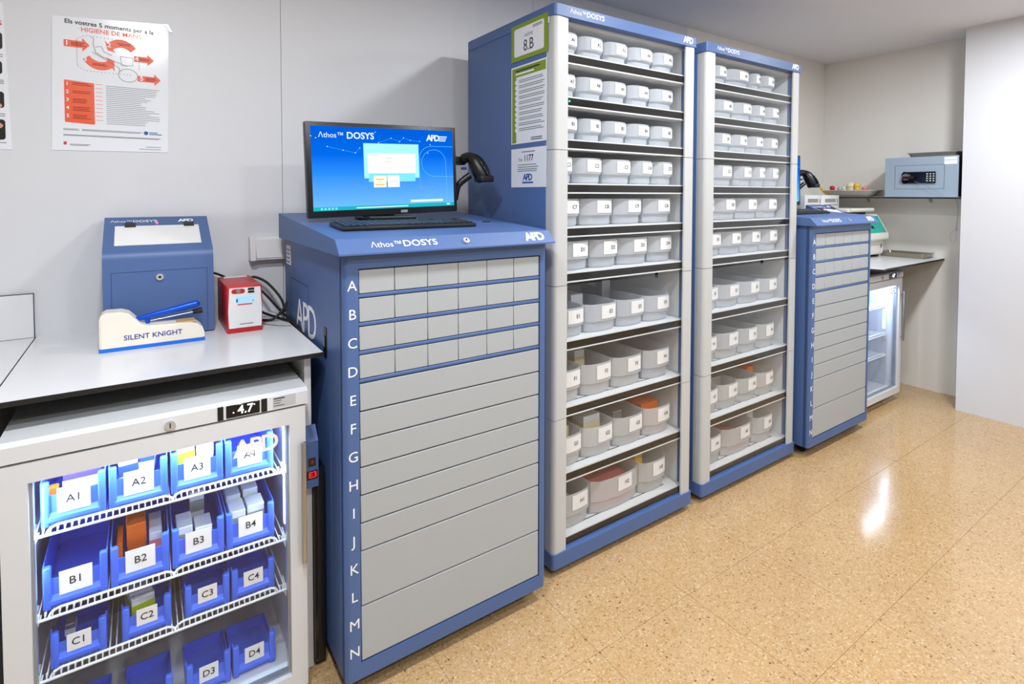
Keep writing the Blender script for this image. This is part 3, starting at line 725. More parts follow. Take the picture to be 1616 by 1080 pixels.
# ---- monitor, keyboard, scanner
def monitor():
    zb = lid_z(-0.42)
    t = thing('monitor', 'black flat monitor showing a blue log-in screen on the near drawer cabinet', 'monitor', (0.716, -0.42, zb + 0.0055), 'monitors on the drawer cabinets')
    bm = B(); box(bm, -0.085, 0.085, -0.085, 0.075, 0.0, 0.012, 0.004); obj('stand_base', bm, 'black', t, world=False, smooth=40).rotation_euler = (-0.0, 0, 0)
    bm = B(); box(bm, -0.05, 0.05, 0.028, 0.05, 0.01, 0.16, 0.004); obj('stand_neck', bm, 'black', t, world=False, smooth=40)
    hs = bpy.data.objects.new('housing', None)
    bm = B(); w, h = 0.2725, 0.315
    box(bm, -w, w, -0.030, 0.0, -h / 2, h / 2, 0.003)
    box(bm, -w + 0.04, w - 0.04, 0.0, 0.03, -h / 2 + 0.03, h / 2 - 0.03, 0.008)
    ho = obj('housing', bm, 'black', t, world=False, smooth=40)
    ho.location = (0, 0, 0.1725); ho.rotation_euler = (0, -0.030, 0)
    bpy.data.objects.remove(hs)
    sx0, sx1, sz0, sz1 = -w + 0.016, w - 0.014, -h / 2 + 0.023, h / 2 - 0.014
    # screen: vertical blue gradient shown by the display
    m = bpy.data.materials.new('monitor screen'); m.use_nodes = True; nt = m.node_tree; nt.nodes.clear()
    tc = nt.nodes.new('ShaderNodeTexCoord'); sp = nt.nodes.new('ShaderNodeSeparateXYZ'); nt.links.new(tc.outputs['Object'], sp.inputs[0])
    mr = nt.nodes.new('ShaderNodeMapRange'); mr.inputs[1].default_value = sz0; mr.inputs[2].default_value = sz1; nt.links.new(sp.outputs[2], mr.inputs[0])
    rp = nt.nodes.new('ShaderNodeValToRGB'); nt.links.new(mr.outputs[0], rp.inputs[0])
    e = rp.color_ramp.elements; e[0].color = (*s2l((112, 186, 255)), 1); e[1].color = (*s2l((0, 92, 214)), 1); e[1].position = 0.95
    q = e.new(0.45); q.color = (*s2l((40, 136, 246)), 1); q = e.new(0.66); q.color = (*s2l((2, 104, 226)), 1)
    em = nt.nodes.new('ShaderNodeEmission'); em.inputs[1].default_value = 1.0; nt.links.new(rp.outputs[0], em.inputs[0])
    ou = nt.nodes.new('ShaderNodeOutputMaterial'); nt.links.new(em.outputs[0], ou.inputs[0]); M['screen'] = m
    bm = B(); box(bm, sx0, sx1, -0.0308, -0.0300, sz0, sz1); obj('screen', bm, m, ho, world=False)
    M['ui_cyan'] = emis('ui cyan', (168, 240, 255), 1.0); M['ui_white'] = emis('ui white', (240, 255, 255), 1.0); M['ui_text'] = emis('ui text', (225, 242, 255), 1.0)
    M['ui_teal'] = emis('ui teal', (30, 176, 190), 1.0); M['ui_line'] = emis('ui line', (110, 190, 255), 1.0); M['ui_aqua'] = emis('ui aqua', (130, 226, 245), 1.0); M['ui_peach'] = emis('ui peach', (255, 240, 214), 1.0); M['ui_dim'] = emis('ui dim', (190, 205, 210), 1.0); M['ui_orange'] = emis('ui orange', (240, 150, 60), 1.0)
    W_, H_ = sx1 - sx0, sz1 - sz0
    def R(name, mm, u0, u1, v0, v1, lift):
        bm = B(); box(bm, sx0 + u0 * W_, sx0 + u1 * W_, -0.0308 - lift, -0.0307, sz0 + (1 - v1) * H_, sz0 + (1 - v0) * H_); return obj(name, bm, mm, ho, world=False)
    def Pt(u, v, lift=0.0004):
        return (sx0 + u * W_, -0.0308 - lift, sz0 + (1 - v) * H_)
    R('window_panel', 'ui_cyan', 0.335, 0.73, 0.19, 0.62, 0.0002)
    R('window_panel', 'ui_aqua', 0.365, 0.70, 0.55, 0.665, 0.0003)
    R('window_form', 'ui_white', 0.36, 0.705, 0.31, 0.56, 0.0004)
    R('button', 'ui_peach', 0.398, 0.487, 0.59, 0.735, 0.0005)
    R('button', 'ui_white', 0.497, 0.582, 0.585, 0.735, 0.0005)
    for v in (0.635, 0.66, 0.70):
        R('button_text', 'ui_orange' if v != 0.66 else 'ui_dim', 0.412 if v != 0.66 else 0.434, 0.472 if v != 0.66 else 0.45, v - 0.004, v + 0.004, 0.0006)
    for a_, b_, v in ((0.372, 0.44, 0.335), (0.49, 0.535, 0.372), (0.48, 0.53, 0.415), (0.51, 0.57, 0.662)):
        R('form_text', 'ui_dim', a_, b_, v - 0.004, v + 0.004, 0.0006)
    R('task_bar', 'ui_teal', 0.0, 1.0, 0.955, 1.0, 0.0002)
    for k in range(5):
        R('task_icon', 'ui_aqua', 0.045 + k * 0.023, 0.058 + k * 0.023, 0.965, 0.99, 0.0004)
    R('task_text', 'ui_text', 0.275, 0.64, 0.972, 0.984, 0.0004)
    R('footer_text', 'ui_text', 0.66, 0.91, 0.905, 0.935, 0.0004)
    R('clock_text', 'ui_text', 0.94, 0.965, 0.965, 0.985, 0.0004)
    text('screen_title', '\u039bthos\u2122', 0.0245, 'ui_text', ho, Pt(0.045, 0.105), world=False)
    text('screen_title', 'DOSYS', 0.031, 'ui_text', ho, Pt(0.225, 0.105), world=False, bold=0.02)
    text('screen_logo', 'APD', 0.030, 'ui_text', ho, Pt(0.845, 0.105), world=False, bold=0.035, align='CENTER', spacing=0.82)
    for k in range(3):
        R('screen_caption', 'ui_text', 0.89, 0.955 - 0.006 * k, 0.075 + k * 0.026, 0.088 + k * 0.026, 0.0004)
    def wire(name, pts, r=0.0007, mm='ui_line'):
        bm = B(); tube(bm, [Pt(*p_) for p_ in pts], r, 4); return obj(name, bm, mm, ho, world=False)
    # big outlined letter
    def arc(cx, cy, rx, ry, a0, a1, n=12):
        return [(cx + rx * math.cos(math.radians(a0 + (a1 - a0) * i / n)), cy + ry * math.sin(math.radians(a0 + (a1 - a0) * i / n))) for i in range(n + 1)]
    wire('screen_outline', [(1.0, 0.21), (0.83, 0.21)] + arc(0.83, 0.37, 0.095, 0.16, 270, 180) + [(0.735, 0.75), (0.90, 0.755), (0.74, 0.905)])
    wire('screen_outline', [(1.0, 0.61), (0.85, 0.605)] + arc(0.85, 0.43, 0.10, 0.175, 90, 270) + arc(0.85, 0.42, 0.09, 0.165, 270, 360) + [(0.945, 0.92)])
    net = [(0.0, 0.12), (0.10, 0.24), (0.20, 0.28), (0.28, 0.31), (0.31, 0.25), (0.44, 0.18), (0.53, 0.12), (0.59, 0.16), (0.62, 0.11), (0.67, 0.14), (0.74, 0.15)]
    wire('screen_network', net[1:5], 0.0003); wire('screen_network', net[5:], 0.0003)
    for u_, v_ in net + [(0.80, 0.30), (0.82, 0.19), (0.03, 0.14), (0.42, 0.05)]:
        bm = B(); p_ = Vector(Pt(u_, v_)); cyl(bm, p_, p_ + Vector((0, -0.0003, 0)), 0.0018, 8); obj('screen_dot', bm, 'ui_text', ho, world=False)
    R('bezel_badge', 'grey_ink', 0.585, 0.635, 1.028, 1.062, 0.0)
    return t
mon_a = monitor()
mon_b = copy_tree(mon_a, CD + Vector((0.038, 0, 0)))
mon_b['label'] = 'black monitor on the far drawer cabinet, mostly hidden by the tall cabinet'

def keyboard():
    x0, x1, ya, yb = 0.488, 0.945, -0.535, -0.675
    zc = lid_z((ya + yb) / 2)
    t = thing('keyboard', 'black computer keyboard in front of the blue-screen monitor', 'keyboard', ((x0 + x1) / 2, (ya + yb) / 2, zc), 'keyboards on the drawer cabinets')
    w, d = (x1 - x0) / 2, abs(ya - yb) / 2
    bm = B(); box(bm, -w, w, -d, d, 0.001, 0.013, 0.004); obj('case', bm, 'black', t, world=False, smooth=40)
    bm = B()
    cols_ = 21; kw = (2 * w - 0.02) / cols_
    for r_ in range(6):
        for c_ in range(cols_):
            if c_ in (15, 19) and r_ in (1,):
                continue
            xx = -w + 0.01 + c_ * kw; yy = d - 0.012 - r_ * 0.0198
            if r_ == 5 and 4 <= c_ <= 8:
                continue
            box(bm, xx + 0.0015, xx + kw - 0.0015, yy - 0.017, yy, 0.012, 0.0172)
    box(bm, -w + 0.01 + 4 * kw, -w + 0.01 + 9 * kw, d - 0.012 - 5 * 0.0198 - 0.017, d - 0.012 - 5 * 0.0198, 0.012, 0.0172)
    stuff(obj('keys', bm, mat('key plastic', (34, 35, 38), 0.4), t, world=False))
    bm = B()
    for r_ in range(6):
        for c_ in range(cols_):
            xx = -w + 0.01 + (c_ + 0.3) * kw; yy = d - 0.017 - r_ * 0.0198
            if random.random() < 0.75:
                box(bm, xx, xx + 0.004, yy - 0.006, yy - 0.001, 0.0172, 0.01735)
    stuff(obj('key_legends', bm, 'grey_ink', t, world=False))
    bm = B(); box(bm, 0.10, 0.16, d - 0.012, d - 0.004, 0.0128, 0.0134); obj('brand_plate', bm, 'grey_ink', t, world=False)
    t.rotation_euler = (math.atan(0.049 / 0.704), 0, 0)
    return t
kb_a = keyboard()
kb_b = copy_tree(kb_a, CD); kb_b['label'] = 'black keyboard on the far drawer cabinet'

def scanner():
    t = thing('barcode_scanner', 'black handheld barcode scanner in its holder at the right of the near monitor', 'scanner', (1.06, -0.40, 1.44), 'barcode scanners beside the monitors')
    bm = B()
    pts = smooth_path([(1.098, -0.47, 1.452), (1.092, -0.46, 1.485), (1.076, -0.44, 1.528), (1.062, -0.42, 1.545), (1.045, -0.40, 1.538)], 5)
    n = len(pts)
    rad = [0.020 + 0.014 * math.sin(math.pi * min(1, (i + 2) / (n * 0.75))) for i in range(n)]
    tube(bm, pts, 0.03, 16, rad)
    obj('head', bm, 'black', t, smooth=60)
    bm = B(); box(bm, 1.066, 1.128, -0.50, -0.445, 1.448, 1.474, 0.006); obj('nose', bm, 'black', t, smooth=40)
    bm = B(); tube(bm, smooth_path([(1.098, -0.500, 1.475), (1.088, -0.492, 1.500), (1.078, -0.478, 1.525)], 4), 0.007, 8); obj('gloss_strip', bm, 'black_gl', t, smooth=60)
    bm = B(); tube(bm, smooth_path([(1.06, -0.43, 1.475), (1.035, -0.42, 1.455), (1.015, -0.41, 1.43), (1.008, -0.40, 1.38)], 5), 0.013, 12); obj('handle', bm, 'black', t, smooth=60)
    bm = B(); box(bm, 0.985, 1.055, -0.405, -0.385, 1.515, 1.548, 0.004); obj('holder', bm, 'black', t, smooth=40)
    bm = B(); box(bm, 1.030, 1.046, -0.43, -0.41, 1.496, 1.506, 0.002); obj('trigger', bm, 'carton_blue', t)
    return t
sc_a = scanner()
sc_b = copy_tree(sc_a, CD + Vector((0.05, 0, 0)))
sc_b['label'] = 'black handheld barcode scanner above the far drawer cabinet'

# ================================================================== LEFT COUNTER
CZ, CF, CR, CS = 0.9455, -0.679, 0.4285, -0.2815
def worktop(name, label, x0, x1, yf, z, parent_pts=None, th=0.013, pts=None):
    t = thing(name, label, 'counter', ((x0 + x1) / 2, yf / 2, z))
    P = pts or [(x0, yf), (x1, yf), (x1, 0.0), (x0, 0.0)]
    bm = B(); prism(bm, P, 'xy', z - th, z - 0.0008); obj('core', bm, 'core', t)
    mx = sum(p[0] for p in P) / len(P); my = sum(p[1] for p in P) / len(P)
    bm = B(); prism(bm, [(p[0] + (0.0012 if p[0] < mx else -0.0012), p[1] + (0.0012 if p[1] < my else -0.0005)) for p in P], 'xy', z - 0.0008, z); obj('top_face', bm, 'white', t)
    return t
worktop('worktop', 'white worktop with black edge above the near glass-door fridge', CS + 0.0005, CR, CF, CZ)
worktop('worktop', 'white worktop section at the left edge of the picture, beyond the black joint', -1.5, CS - 0.0005, CF, CZ)
t = thing('backsplash', 'white backsplash panel with thin black edges standing on the left worktop', 'panel', (-0.6, 0, CZ))
pbox('panel', 'core', t, -1.5, -0.2835, -0.011, -0.0002, CZ, 1.0853)
pbox('face', 'white', t, -1.5, -0.2850, -0.0118, -0.011, CZ + 0.0012, 1.0838)
t = thing('counter_support', 'white upright panel carrying the worktop between fridge and drawer cabinet', 'panel', (0.393, -0.3, 0))
pbox('panel', 'white_pl', t, 0.384, 0.402, -0.64, 0.0, 0.0, CZ - 0.013)
pbox('edge_band', 'white', t, 0.384, 0.402, -0.642, -0.64, 0.0, CZ - 0.013)
t = thing('counter_support', 'white upright panel carrying the left end of the worktop', 'panel', (-0.33, -0.3, 0))
pbox('panel', 'white_pl', t, -0.339, -0.321, -0.60, 0.0, 0.0, CZ - 0.013)
pbox('edge_band', 'white', t, -0.339, -0.321, -0.602, -0.60, 0.0, CZ - 0.013)

# blue display unit and the black unit below it, in the gap beside the fridge
t = thing('temperature_display', 'small blue box with red digits in the gap right of the near fridge', 'display', (0.39, -0.66, 0.55))
bm = B(); prism(bm, [(-0.6425, 0.548), (-0.676, 0.556), (-0.676, 0.690), (-0.6425, 0.726)], 'yz', 0.372, 0.4125); obj('casing', bm, 'blue', t)
pbox('display_window', 'black_gl', t, 0.376, 0.4095, -0.677, -0.676, 0.580, 0.605)
text('digits', 'E3', 0.024, 'digit_red', t, (0.4085, -0.6775, 0.5925), bold=0.01, align='RIGHT')
pbox('display_window', 'black_gl', t, 0.384, 0.4045, -0.677, -0.676, 0.618, 0.642)
text('digits', '8', 0.014, 'red_ink', t, (0.395, -0.6775, 0.630), align='CENTER')
t = thing('floor_unit', 'narrow black upright unit on the floor between fridge and drawer cabinet', 'unit', (0.415, -0.58, 0))
pbox('casing', 'black', t, 0.404, 0.436, -0.655, -0.45, 0.012, 0.60, 0.005)
pbox('side_rib', 'black_gl', t, 0.4035, 0.412, -0.660, -0.655, 0.03, 0.545, 0.001, 1)
pbox('foot', 'rubber', t, 0.408, 0.432, -0.64, -0.47, 0.0, 0.012)

# ================================================================== FRIDGE
FX0, FX1, FY, FZ0, FZ1, FHD = -0.2573, 0.3666, -0.7353, 0.033, 0.870, 0.8239
OX0, OX1, OZ0, OZ1 = -0.211, 0.322, 0.079, 0.777
FSH = [0.618, 0.422, 0.278]
def fridge():
    t = thing('glass_door_fridge', 'white under-counter fridge with glass door, lit inside, full of blue bins', 'fridge', (0.055, -0.45, 0), 'white glass-door fridges')
    yb = -0.10
    ix0, ix1, iz0, iz1 = -0.222, 0.332, 0.066, 0.795
    pbox('side_wall', 'fridge', t, FX0, ix0, FY + 0.045, yb, FZ0, FHD)
    pbox('side_wall', 'fridge', t, ix1, FX1, FY + 0.045, yb, FZ0, FHD)
    pbox('back_wall', 'fridge_in', t, ix0, ix1, -0.16, yb, FZ0, FHD)
    pbox('floor_panel', 'fridge_in', t, ix0, ix1, FY + 0.045, -0.16, FZ0, iz0)
    pbox('ceiling_panel', 'fridge_in', t, ix0, ix1, FY + 0.045, -0.16, iz1, FHD)
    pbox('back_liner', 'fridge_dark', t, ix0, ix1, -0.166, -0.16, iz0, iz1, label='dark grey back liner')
    bm = B()
    prism(bm, [(yb, FHD + 0.003), (yb, FZ1), (FY + 0.012, FZ1), (FY - 0.001, FZ1 - 0.008), (FY - 0.001, FHD + 0.003)], 'yz', FX0 - 0.003, FX1 + 0.004)
    hd = obj('header', bm, 'fridge', t)
    zc = (FZ1 - 0.008 + FHD + 0.003) / 2
    bm = B(); cyl(bm, (0.05, FY - 0.001, zc - 0.002), (0.05, FY - 0.006, zc - 0.002), 0.0115, 20); obj('lock', bm, 'chrome', hd, smooth=40)
    bm = B(); box(bm, 0.0488, 0.0512, FY - 0.0068, FY - 0.005, zc - 0.008, zc + 0.004); obj('key_slot', bm, 'dark', hd)
    pbox('display', 'black_gl', hd, 0.1705, 0.249, FY - 0.003, FY, 0.829, 0.8615, 0.0015, 1)
    text('digits', '4.7', 0.030, 'digit_white', hd, (0.233, FY - 0.0036, 0.8460), bold=0.008, align='RIGHT')
    bm = B(); cyl(bm, (0.236, FY - 0.0036, 0.854), (0.236, FY - 0.0032, 0.854), 0.0016, 8); obj('degree_mark', bm, 'digit_white', hd)
    bm = B(); cyl(bm, (0.187, FY - 0.0036, 0.842), (0.187, FY - 0.0032, 0.842), 0.0016, 8); obj('display_dot', bm, 'digit_white', hd)
    pbox('display_button', 'black', hd, 0.151, 0.1645, FY - 0.0025, FY, 0.8275, 0.8625, 0.001, 1)
    pbox('display_button', 'black', hd, 0.2525, 0.267, FY - 0.0025, FY, 0.8275, 0.8625, 0.001, 1)
    pbox('rating_label', 'pillar', hd, 0.281, 0.3385, FY - 0.0016, FY, 0.8315, 0.8605, label='grey rating label')
    bm = B()
    for k, (a, b) in enumerate(((0.283, 0.311), (0.283, 0.303), (0.283, 0.300), (0.283, 0.310))):
        z = 0.8565 - k * 0.0065; box(bm, a, b, FY - 0.0019, FY - 0.0015, z - (0.002 if k == 0 else 0.0008), z + (0.001 if k == 0 else 0.0008))
    stuff(obj('label_print', bm, 'ink', hd))
    # door
    df = 'fridge'
    door = pbox('door', df, t, FX0, OX0, FY, FY + 0.04, FZ0 + 0.004, FHD - 0.003)
    pbox('door_stile', df, door, OX1, FX1 - 0.003, FY, FY + 0.04, FZ0 + 0.004, FHD - 0.003)
    pbox('door_rail', df, door, OX0, OX1, FY, FY + 0.04, OZ1, FHD - 0.003)
    pbox('door_rail', df, door, OX0, OX1, FY, FY + 0.04, FZ0 + 0.004, OZ0)
    gx = 0.006
    for (a, b, c, d) in ((OX0, OX0 + gx, OZ0, OZ1), (OX1 - gx, OX1, OZ0, OZ1), (OX0 + gx, OX1 - gx, OZ0, OZ0 + gx), (OX0 + gx, OX1 - gx, OZ1 - 0.004, OZ1)):
        pbox('glazing_spacer', 'alu', door, a, b, FY + 0.014, FY + 0.034, c, d)
    pbox('glass_pane', 'glass', door, OX0, OX1, FY + 0.008, FY + 0.012, OZ0, OZ1)
    text('glass_logo', 'APD', 0.062, 'print_white', door, (0.242, FY + 0.0074, 0.738), bold=0.02, align='CENTER', spacing=0.84)
    bm = B(); box(bm, 0.3475, 0.3605, FY - 0.022, FY - 0.010, 0.392, 0.728, 0.003); box(bm, 0.3535, 0.3585, FY - 0.010, FY, 0.41, 0.42); box(bm, 0.3535, 0.3585, FY - 0.010, FY, 0.70, 0.71)
    obj('handle', bm, 'steel', door, smooth=40)
    # interior light: one strip above, two beside the door opening
    pbox('led_strip', 'fridge_led', t, ix0 + 0.02, ix1 - 0.02, FY + 0.052, FY + 0.060, iz1 - 0.004, iz1 - 0.0005)
    pbox('led_strip', 'fridge_led', t, ix0 + 0.0005, ix0 + 0.009, -0.650, -0.638, 0.46, iz1 - 0.01)
    pbox('led_strip', 'fridge_led', t, ix1 - 0.009, ix1 - 0.0005, -0.650, -0.638, 0.46, iz1 - 0.01)
    for lx, sx_, sy_, rot, lz, en in ((0.055, 0.5, 0.02, (0, 0.25, -1), iz1 - 0.006, FRIDGE_W), (ix0 + 0.005, 0.02, 0.3, (1, 0.5, -0.1), 0.60, FRIDGE_W * 0.2), (ix1 - 0.005, 0.02, 0.3, (-1, 0.5, -0.1), 0.60, FRIDGE_W * 0.2)):
        ld = bpy.data.lights.new('interior_light', 'AREA'); ld.shape = 'RECTANGLE'; ld.size = sx_; ld.size_y = sy_; ld.energy = en; ld.color = (0.66, 0.82, 1.0)
        lo = bpy.data.objects.new('interior_light', ld); C.objects.link(lo); lo.parent = t
        lo.location = Vector((lx, FY + 0.062, lz)) - Vector(t.location); lo.rotation_mode = 'QUATERNION'; lo.rotation_quaternion = Vector(rot).to_track_quat('-Z', 'Y')
    # wire shelves: front rail, two upper loops, close cross wires
    for z in FSH:
        yf = -0.662
        bm = B(); tube(bm, [(ix0 + 0.006, -0.60, z), (ix0 + 0.008, yf, z), (ix1 - 0.008, yf, z), (ix1 - 0.006, -0.60, z)], 0.0032, 6)
        sh = obj('wire_shelf', bm, 'wire', t, smooth=60)
        zu = z + 0.017
        for a, b in ((ix0 + 0.035, 0.052), (0.058, ix1 - 0.035)):
            bm = B(); tube(bm, smooth_path([(a - 0.004, yf - 0.001, z), (a, yf + 0.002, z + 0.010), (a + 0.014, yf + 0.003, zu), (a + 0.03, yf + 0.003, zu)], 3)[:-1] + [Vector((b - 0.03, yf + 0.003, zu))] + smooth_path([(b - 0.014, yf + 0.003, zu), (b, yf + 0.002, z + 0.010), (b + 0.004, yf - 0.001, z)], 3), 0.0030, 6)
            obj('shelf_loop', bm, 'wire', sh, smooth=60)
        bm = B()
        nx = 42
        for i in range(nx):
            x = ix0 + 0.012 + (ix1 - ix0 - 0.024) * i / (nx - 1)
            box(bm, x - 0.0014, x + 0.0014, yf - 0.001, yf + 0.002, z, zu)
            box(bm, x - 0.0014, x + 0.0014, yf + 0.002, -0.19, z + 0.003, z + 0.006)
        stuff(obj('shelf_wires', bm, 'wire', sh))
        for xx in (ix0, ix1):
            s_ = 1 if xx == ix0 else -1
            bm = B(); prism(bm, [(xx, z - 0.045), (xx + s_ * 0.006, z - 0.03), (xx + s_ * 0.016, z - 0.004), (xx, z - 0.004)], 'xz', -0.655, -0.63); obj('shelf_bracket', bm, 'white_pl', t)
    for xx in (0.052,):
        for dx_ in (-0.012, 0.004):
            pbox('back_rail', 'alu', t, xx + dx_, xx + dx_ + 0.008, -0.178, -0.166, iz0, iz1)
    for xx in (FX0 + 0.05, FX1 - 0.05):
        for yy in (FY + 0.1, yb - 0.06):
            bm = B(); cyl(bm, (xx, yy, 0), (xx, yy, FZ0), 0.018, 12); obj('foot', bm, 'rubber', t)
    return t
FRIDGE_W = 2.9
fr_a = fridge()
FD = Vector((3.906, 0.008, 0.020))
fr_b = copy_tree(fr_a, FD)
fr_b['label'] = 'white glass-door fridge, lit inside, under the far worktop'
for ch in fr_b.children:
    if ch.name.startswith('foot'):
        ch.scale = (1, 1, 1)

def blue_bin(x0, x1, z, h, code, label, group, dv=(0, 0, 0), depth=0.30):
    yf = -0.640; yb = yf + depth
    t = thing('stacking_bin', label, 'bin', (0, 0, 0), group)
    t.location = ((x0 + x1) / 2 + dv[0], (yf + yb) / 2 + dv[1], z + dv[2])
    w = (x1 - x0) / 2; d = depth / 2; k = 0.0025; fh = h * 0.78
    bm = B()
    box(bm, -w + 0.004, w - 0.004, -d + 0.006, d - 0.003, 0.0, 0.003)
    # sides with sloped front corner, back
    for s in (-1, 1):
        a, b = (-w, -w + k) if s < 0 else (w - k, w)
        hb = h if depth > 0.2 else h * 0.34
        prism(bm, [(-d + 0.006, 0.001), (d, 0.001), (d, hb), (-d + (0.02 if depth > 0.2 else 0.045), hb if depth > 0.2 else h * 0.5), (-d + 0.018, h), (-d + 0.002, h * 0.97)], 'yz', a, b)
    box(bm, -w, w, d - k, d, 0.001, hb)
    obj('body', bm, 'bin_blue', t, world=False)
    bm = B()
    # front wall with corner posts and foot ledge
    box(bm, -w + 0.012, w - 0.012, -d + 0.004, -d + 0.007, 0.004, fh - 0.012)
    prism(bm, [(-d - 0.004, 0.012), (-d - 0.004, 0.020), (-d + 0.006, 0.034), (-d + 0.006, 0.002)], 'yz', -w + 0.012, w - 0.012)
    obj('front_wall', bm, 'bin_blue', t, world=False)
    for s in (-1, 1):
        bm = B(); box(bm, min(s * w, s * (w - 0.016)), max(s * w, s * (w - 0.016)), -d - 0.004, -d + 0.012, 0.0, h * 0.98, 0.004, 2); obj('corner_post', bm, 'bin_blue', t, world=False, smooth=50)
    bm = B(); cw = w - 0.028
    box(bm, -cw + 0.002, cw - 0.002, -d - 0.0005, -d + 0.001, 0.028, fh + 0.002); card = obj('label_card', bm, 'label', t, world=False)
    if code:
        text('marking', code, min(0.026, h * 0.28), 'ink', card, (0, -d - 0.0012, 0.028 + (fh - 0.026) * 0.5), world=False, align='CENTER', bold=0.004)
    return t
COLS = [(-0.203, -0.081), (-0.076, 0.046), (0.052, 0.172), (0.177, 0.298)]
COLC = [(-0.192, -0.086), (-0.056, 0.048), (0.078, 0.183), (0.188, 0.297)]
FROWS = [('A', FSH[0] + 0.0062, 0.108, COLS), ('B', FSH[1] + 0.0062, 0.104, COLS), ('C', FSH[2] + 0.0062, 0.086, COLC), ('D', 0.0665, 0.088, COLC)]
for L_, z, h, cols_ in FROWS:
    for n_, (a, b) in enumerate(cols_):
        blue_bin(a, b, z, h, f'{L_}{n_ + 1}', f'bright blue plastic bin marked {L_}{n_ + 1} in the near glass-door fridge', 'blue bins in the near fridge', depth=0.30 if L_ in 'AB' else 0.17)
for r_, (L_, z, h, cols_) in enumerate(FROWS):
    for n_, (a, b) in enumerate(cols_[:2]):
        rown = ['top', 'second highest', 'third highest', 'bottom'][r_]
        blue_bin(a, b, z, h, f'{L_}{n_ + 1}', f'blue plastic bin in the far fridge, {"left" if n_ == 0 else "right"} one on the {rown} level', 'blue bins in the far fridge', FD)

# cartons in the near fridge's bins
def fbox(label, m, xa, xb, d0, d1, z0, z1, stripe=None, rz=0.0, tilt=0.0, cat='box'):
    t = packet('medicine_box', label, cat, xa, xb, -0.64 + d0, -0.64 + d1, z0, z1, m, rz, 'medicine boxes in the near fridge', stripe)
    t.rotation_euler = (tilt, 0, rz)
    return t
zA, zB_, zC_ = FROWS[0][1] + 0.0035, FROWS[1][1] + 0.0035, FROWS[2][1] + 0.0035
fbox('purple and white medicine carton sticking up from bin A1', 'carton_purple', -0.165, -0.09, 0.03, 0.10, zA, zA + 0.105, 'carton')
fbox('orange capped small bottle box in bin A1', 'orange_box', -0.190, -0.172, 0.02, 0.04, zA, zA + 0.080)
fbox('white carton with blue print leaning in bin A2', 'carton', -0.06, -0.02, 0.03, 0.09, zA, zA + 0.112, 'carton_blue', 0.12)
fbox('dark blue carton in bin A2', 'carton_blue', -0.012, 0.02, 0.04, 0.10, zA, zA + 0.104, 'carton', -0.1)
fbox('white and yellow carton at the left in bin A3', 'carton', 0.066, 0.105, 0.03, 0.08, zA, zA + 0.110, 'lime', 0.15)
fbox('white carton at the right in bin A3', 'carton', 0.115, 0.155, 0.035, 0.09, zA, zA + 0.116, 'putty', -0.08)
fbox('orange carton with a white label in bin B2', 'orange_box', -0.045, -0.004, 0.05, 0.13, zB_, zB_ + 0.118, 'orange_box', 0.05)
fbox('clear packed carton at the right in bin B2', 'carton', 0.004, 0.032, 0.03, 0.14, zB_, zB_ + 0.092, 'pink')
fbox('thin orange carton at the left of bin B2', 'orange_box', -0.064, -0.052, 0.03, 0.12, zB_, zB_ + 0.09)
fbox('low white carton at the left front of bin B3', 'carton', 0.064, 0.100, 0.02, 0.10, zB_, zB_ + 0.088, 'lcd')
fbox('white carton standing tallest in bin B3', 'carton', 0.100, 0.135, 0.12, 0.17, zB_, zB_ + 0.128, 'lcd')
fbox('white carton at the right front of bin B3', 'carton', 0.106, 0.146, 0.02, 0.09, zB_, zB_ + 0.074, 'lcd')
fbox('white carton, front left one in bin B4', 'carton', 0.188, 0.228, 0.02, 0.09, zB_, zB_ + 0.090, 'lcd')
fbox('white carton, front right one in bin B4', 'carton', 0.232, 0.276, 0.02, 0.08, zB_, zB_ + 0.094, 'lcd')
fbox('white carton, back left one in bin B4', 'carton', 0.188, 0.226, 0.10, 0.17, zB_, zB_ + 0.098, 'lcd')
fbox('white carton, back right one in bin B4', 'carton', 0.232, 0.272, 0.10, 0.17, zB_, zB_ + 0.104, 'lcd')
fbox('white packet with lime print lying in bin C2', 'carton', -0.045, 0.005, 0.03, 0.12, zC_, zC_ + 0.078, 'lime', 0.2)
fbox('clear vial carton in bin C1', 'foil', -0.17, -0.15, 0.05, 0.09, zC_, zC_ + 0.06, 'carton')

# ================================================================== ON THE LEFT COUNTER
# blue return box with white flap
dispenser = t = thing('dispenser_box', 'blue steel box with white hinged flap and lock on the worktop', 'box', (0.05, -0.12, CZ))
ax0, ax1, ayf, ayb, az = -0.099, 0.1965, -0.228, -0.015, CZ
zbend, zt = 1.217, 1.318
rr = 0.02
prof = [(ayb, az + 0.004), (ayb, zt), (ayb - 0.012, zt + 0.003)]
sl = Vector((ayf - (ayb - 0.012), zbend - (zt + 0.003)))
L1 = sl.length; d1 = sl / L1
for k in range(6):
    a = k / 5
    p0 = Vector((ayf, zbend)) - d1 * rr * 1.0; p2 = Vector((ayf, zbend - rr)); p1 = Vector((ayf, zbend))
    q = p0 * (1 - a) ** 2 + p1 * 2 * a * (1 - a) + p2 * a * a
    prof.append((q.x, q.y))
prof.append((ayf, az + 0.004))
bm = B(); prism(bm, prof, 'yz', ax0, ax1); obj('casing', bm, 'blue', t, smooth=30)
def onslope(u, lift=0.0):
    base = Vector((ayb - 0.012, zt + 0.003)) + d1 * L1 * u
    n_ = Vector((d1.y, -d1.x))
    if n_.y < 0:
        n_ = -n_
    return base + n_ * lift
def slope_patch(name, m, x0, x1, u0, u1, lift=0.0015, low=-0.002):
    bm = B(); a, b, c, d = onslope(u0, low), onslope(u0, lift), onslope(u1, lift), onslope(u1, low)
    prism(bm, [(a.x, a.y), (b.x, b.y), (c.x, c.y), (d.x, d.y)], 'yz', x0, x1); return obj(name, bm, m, t)
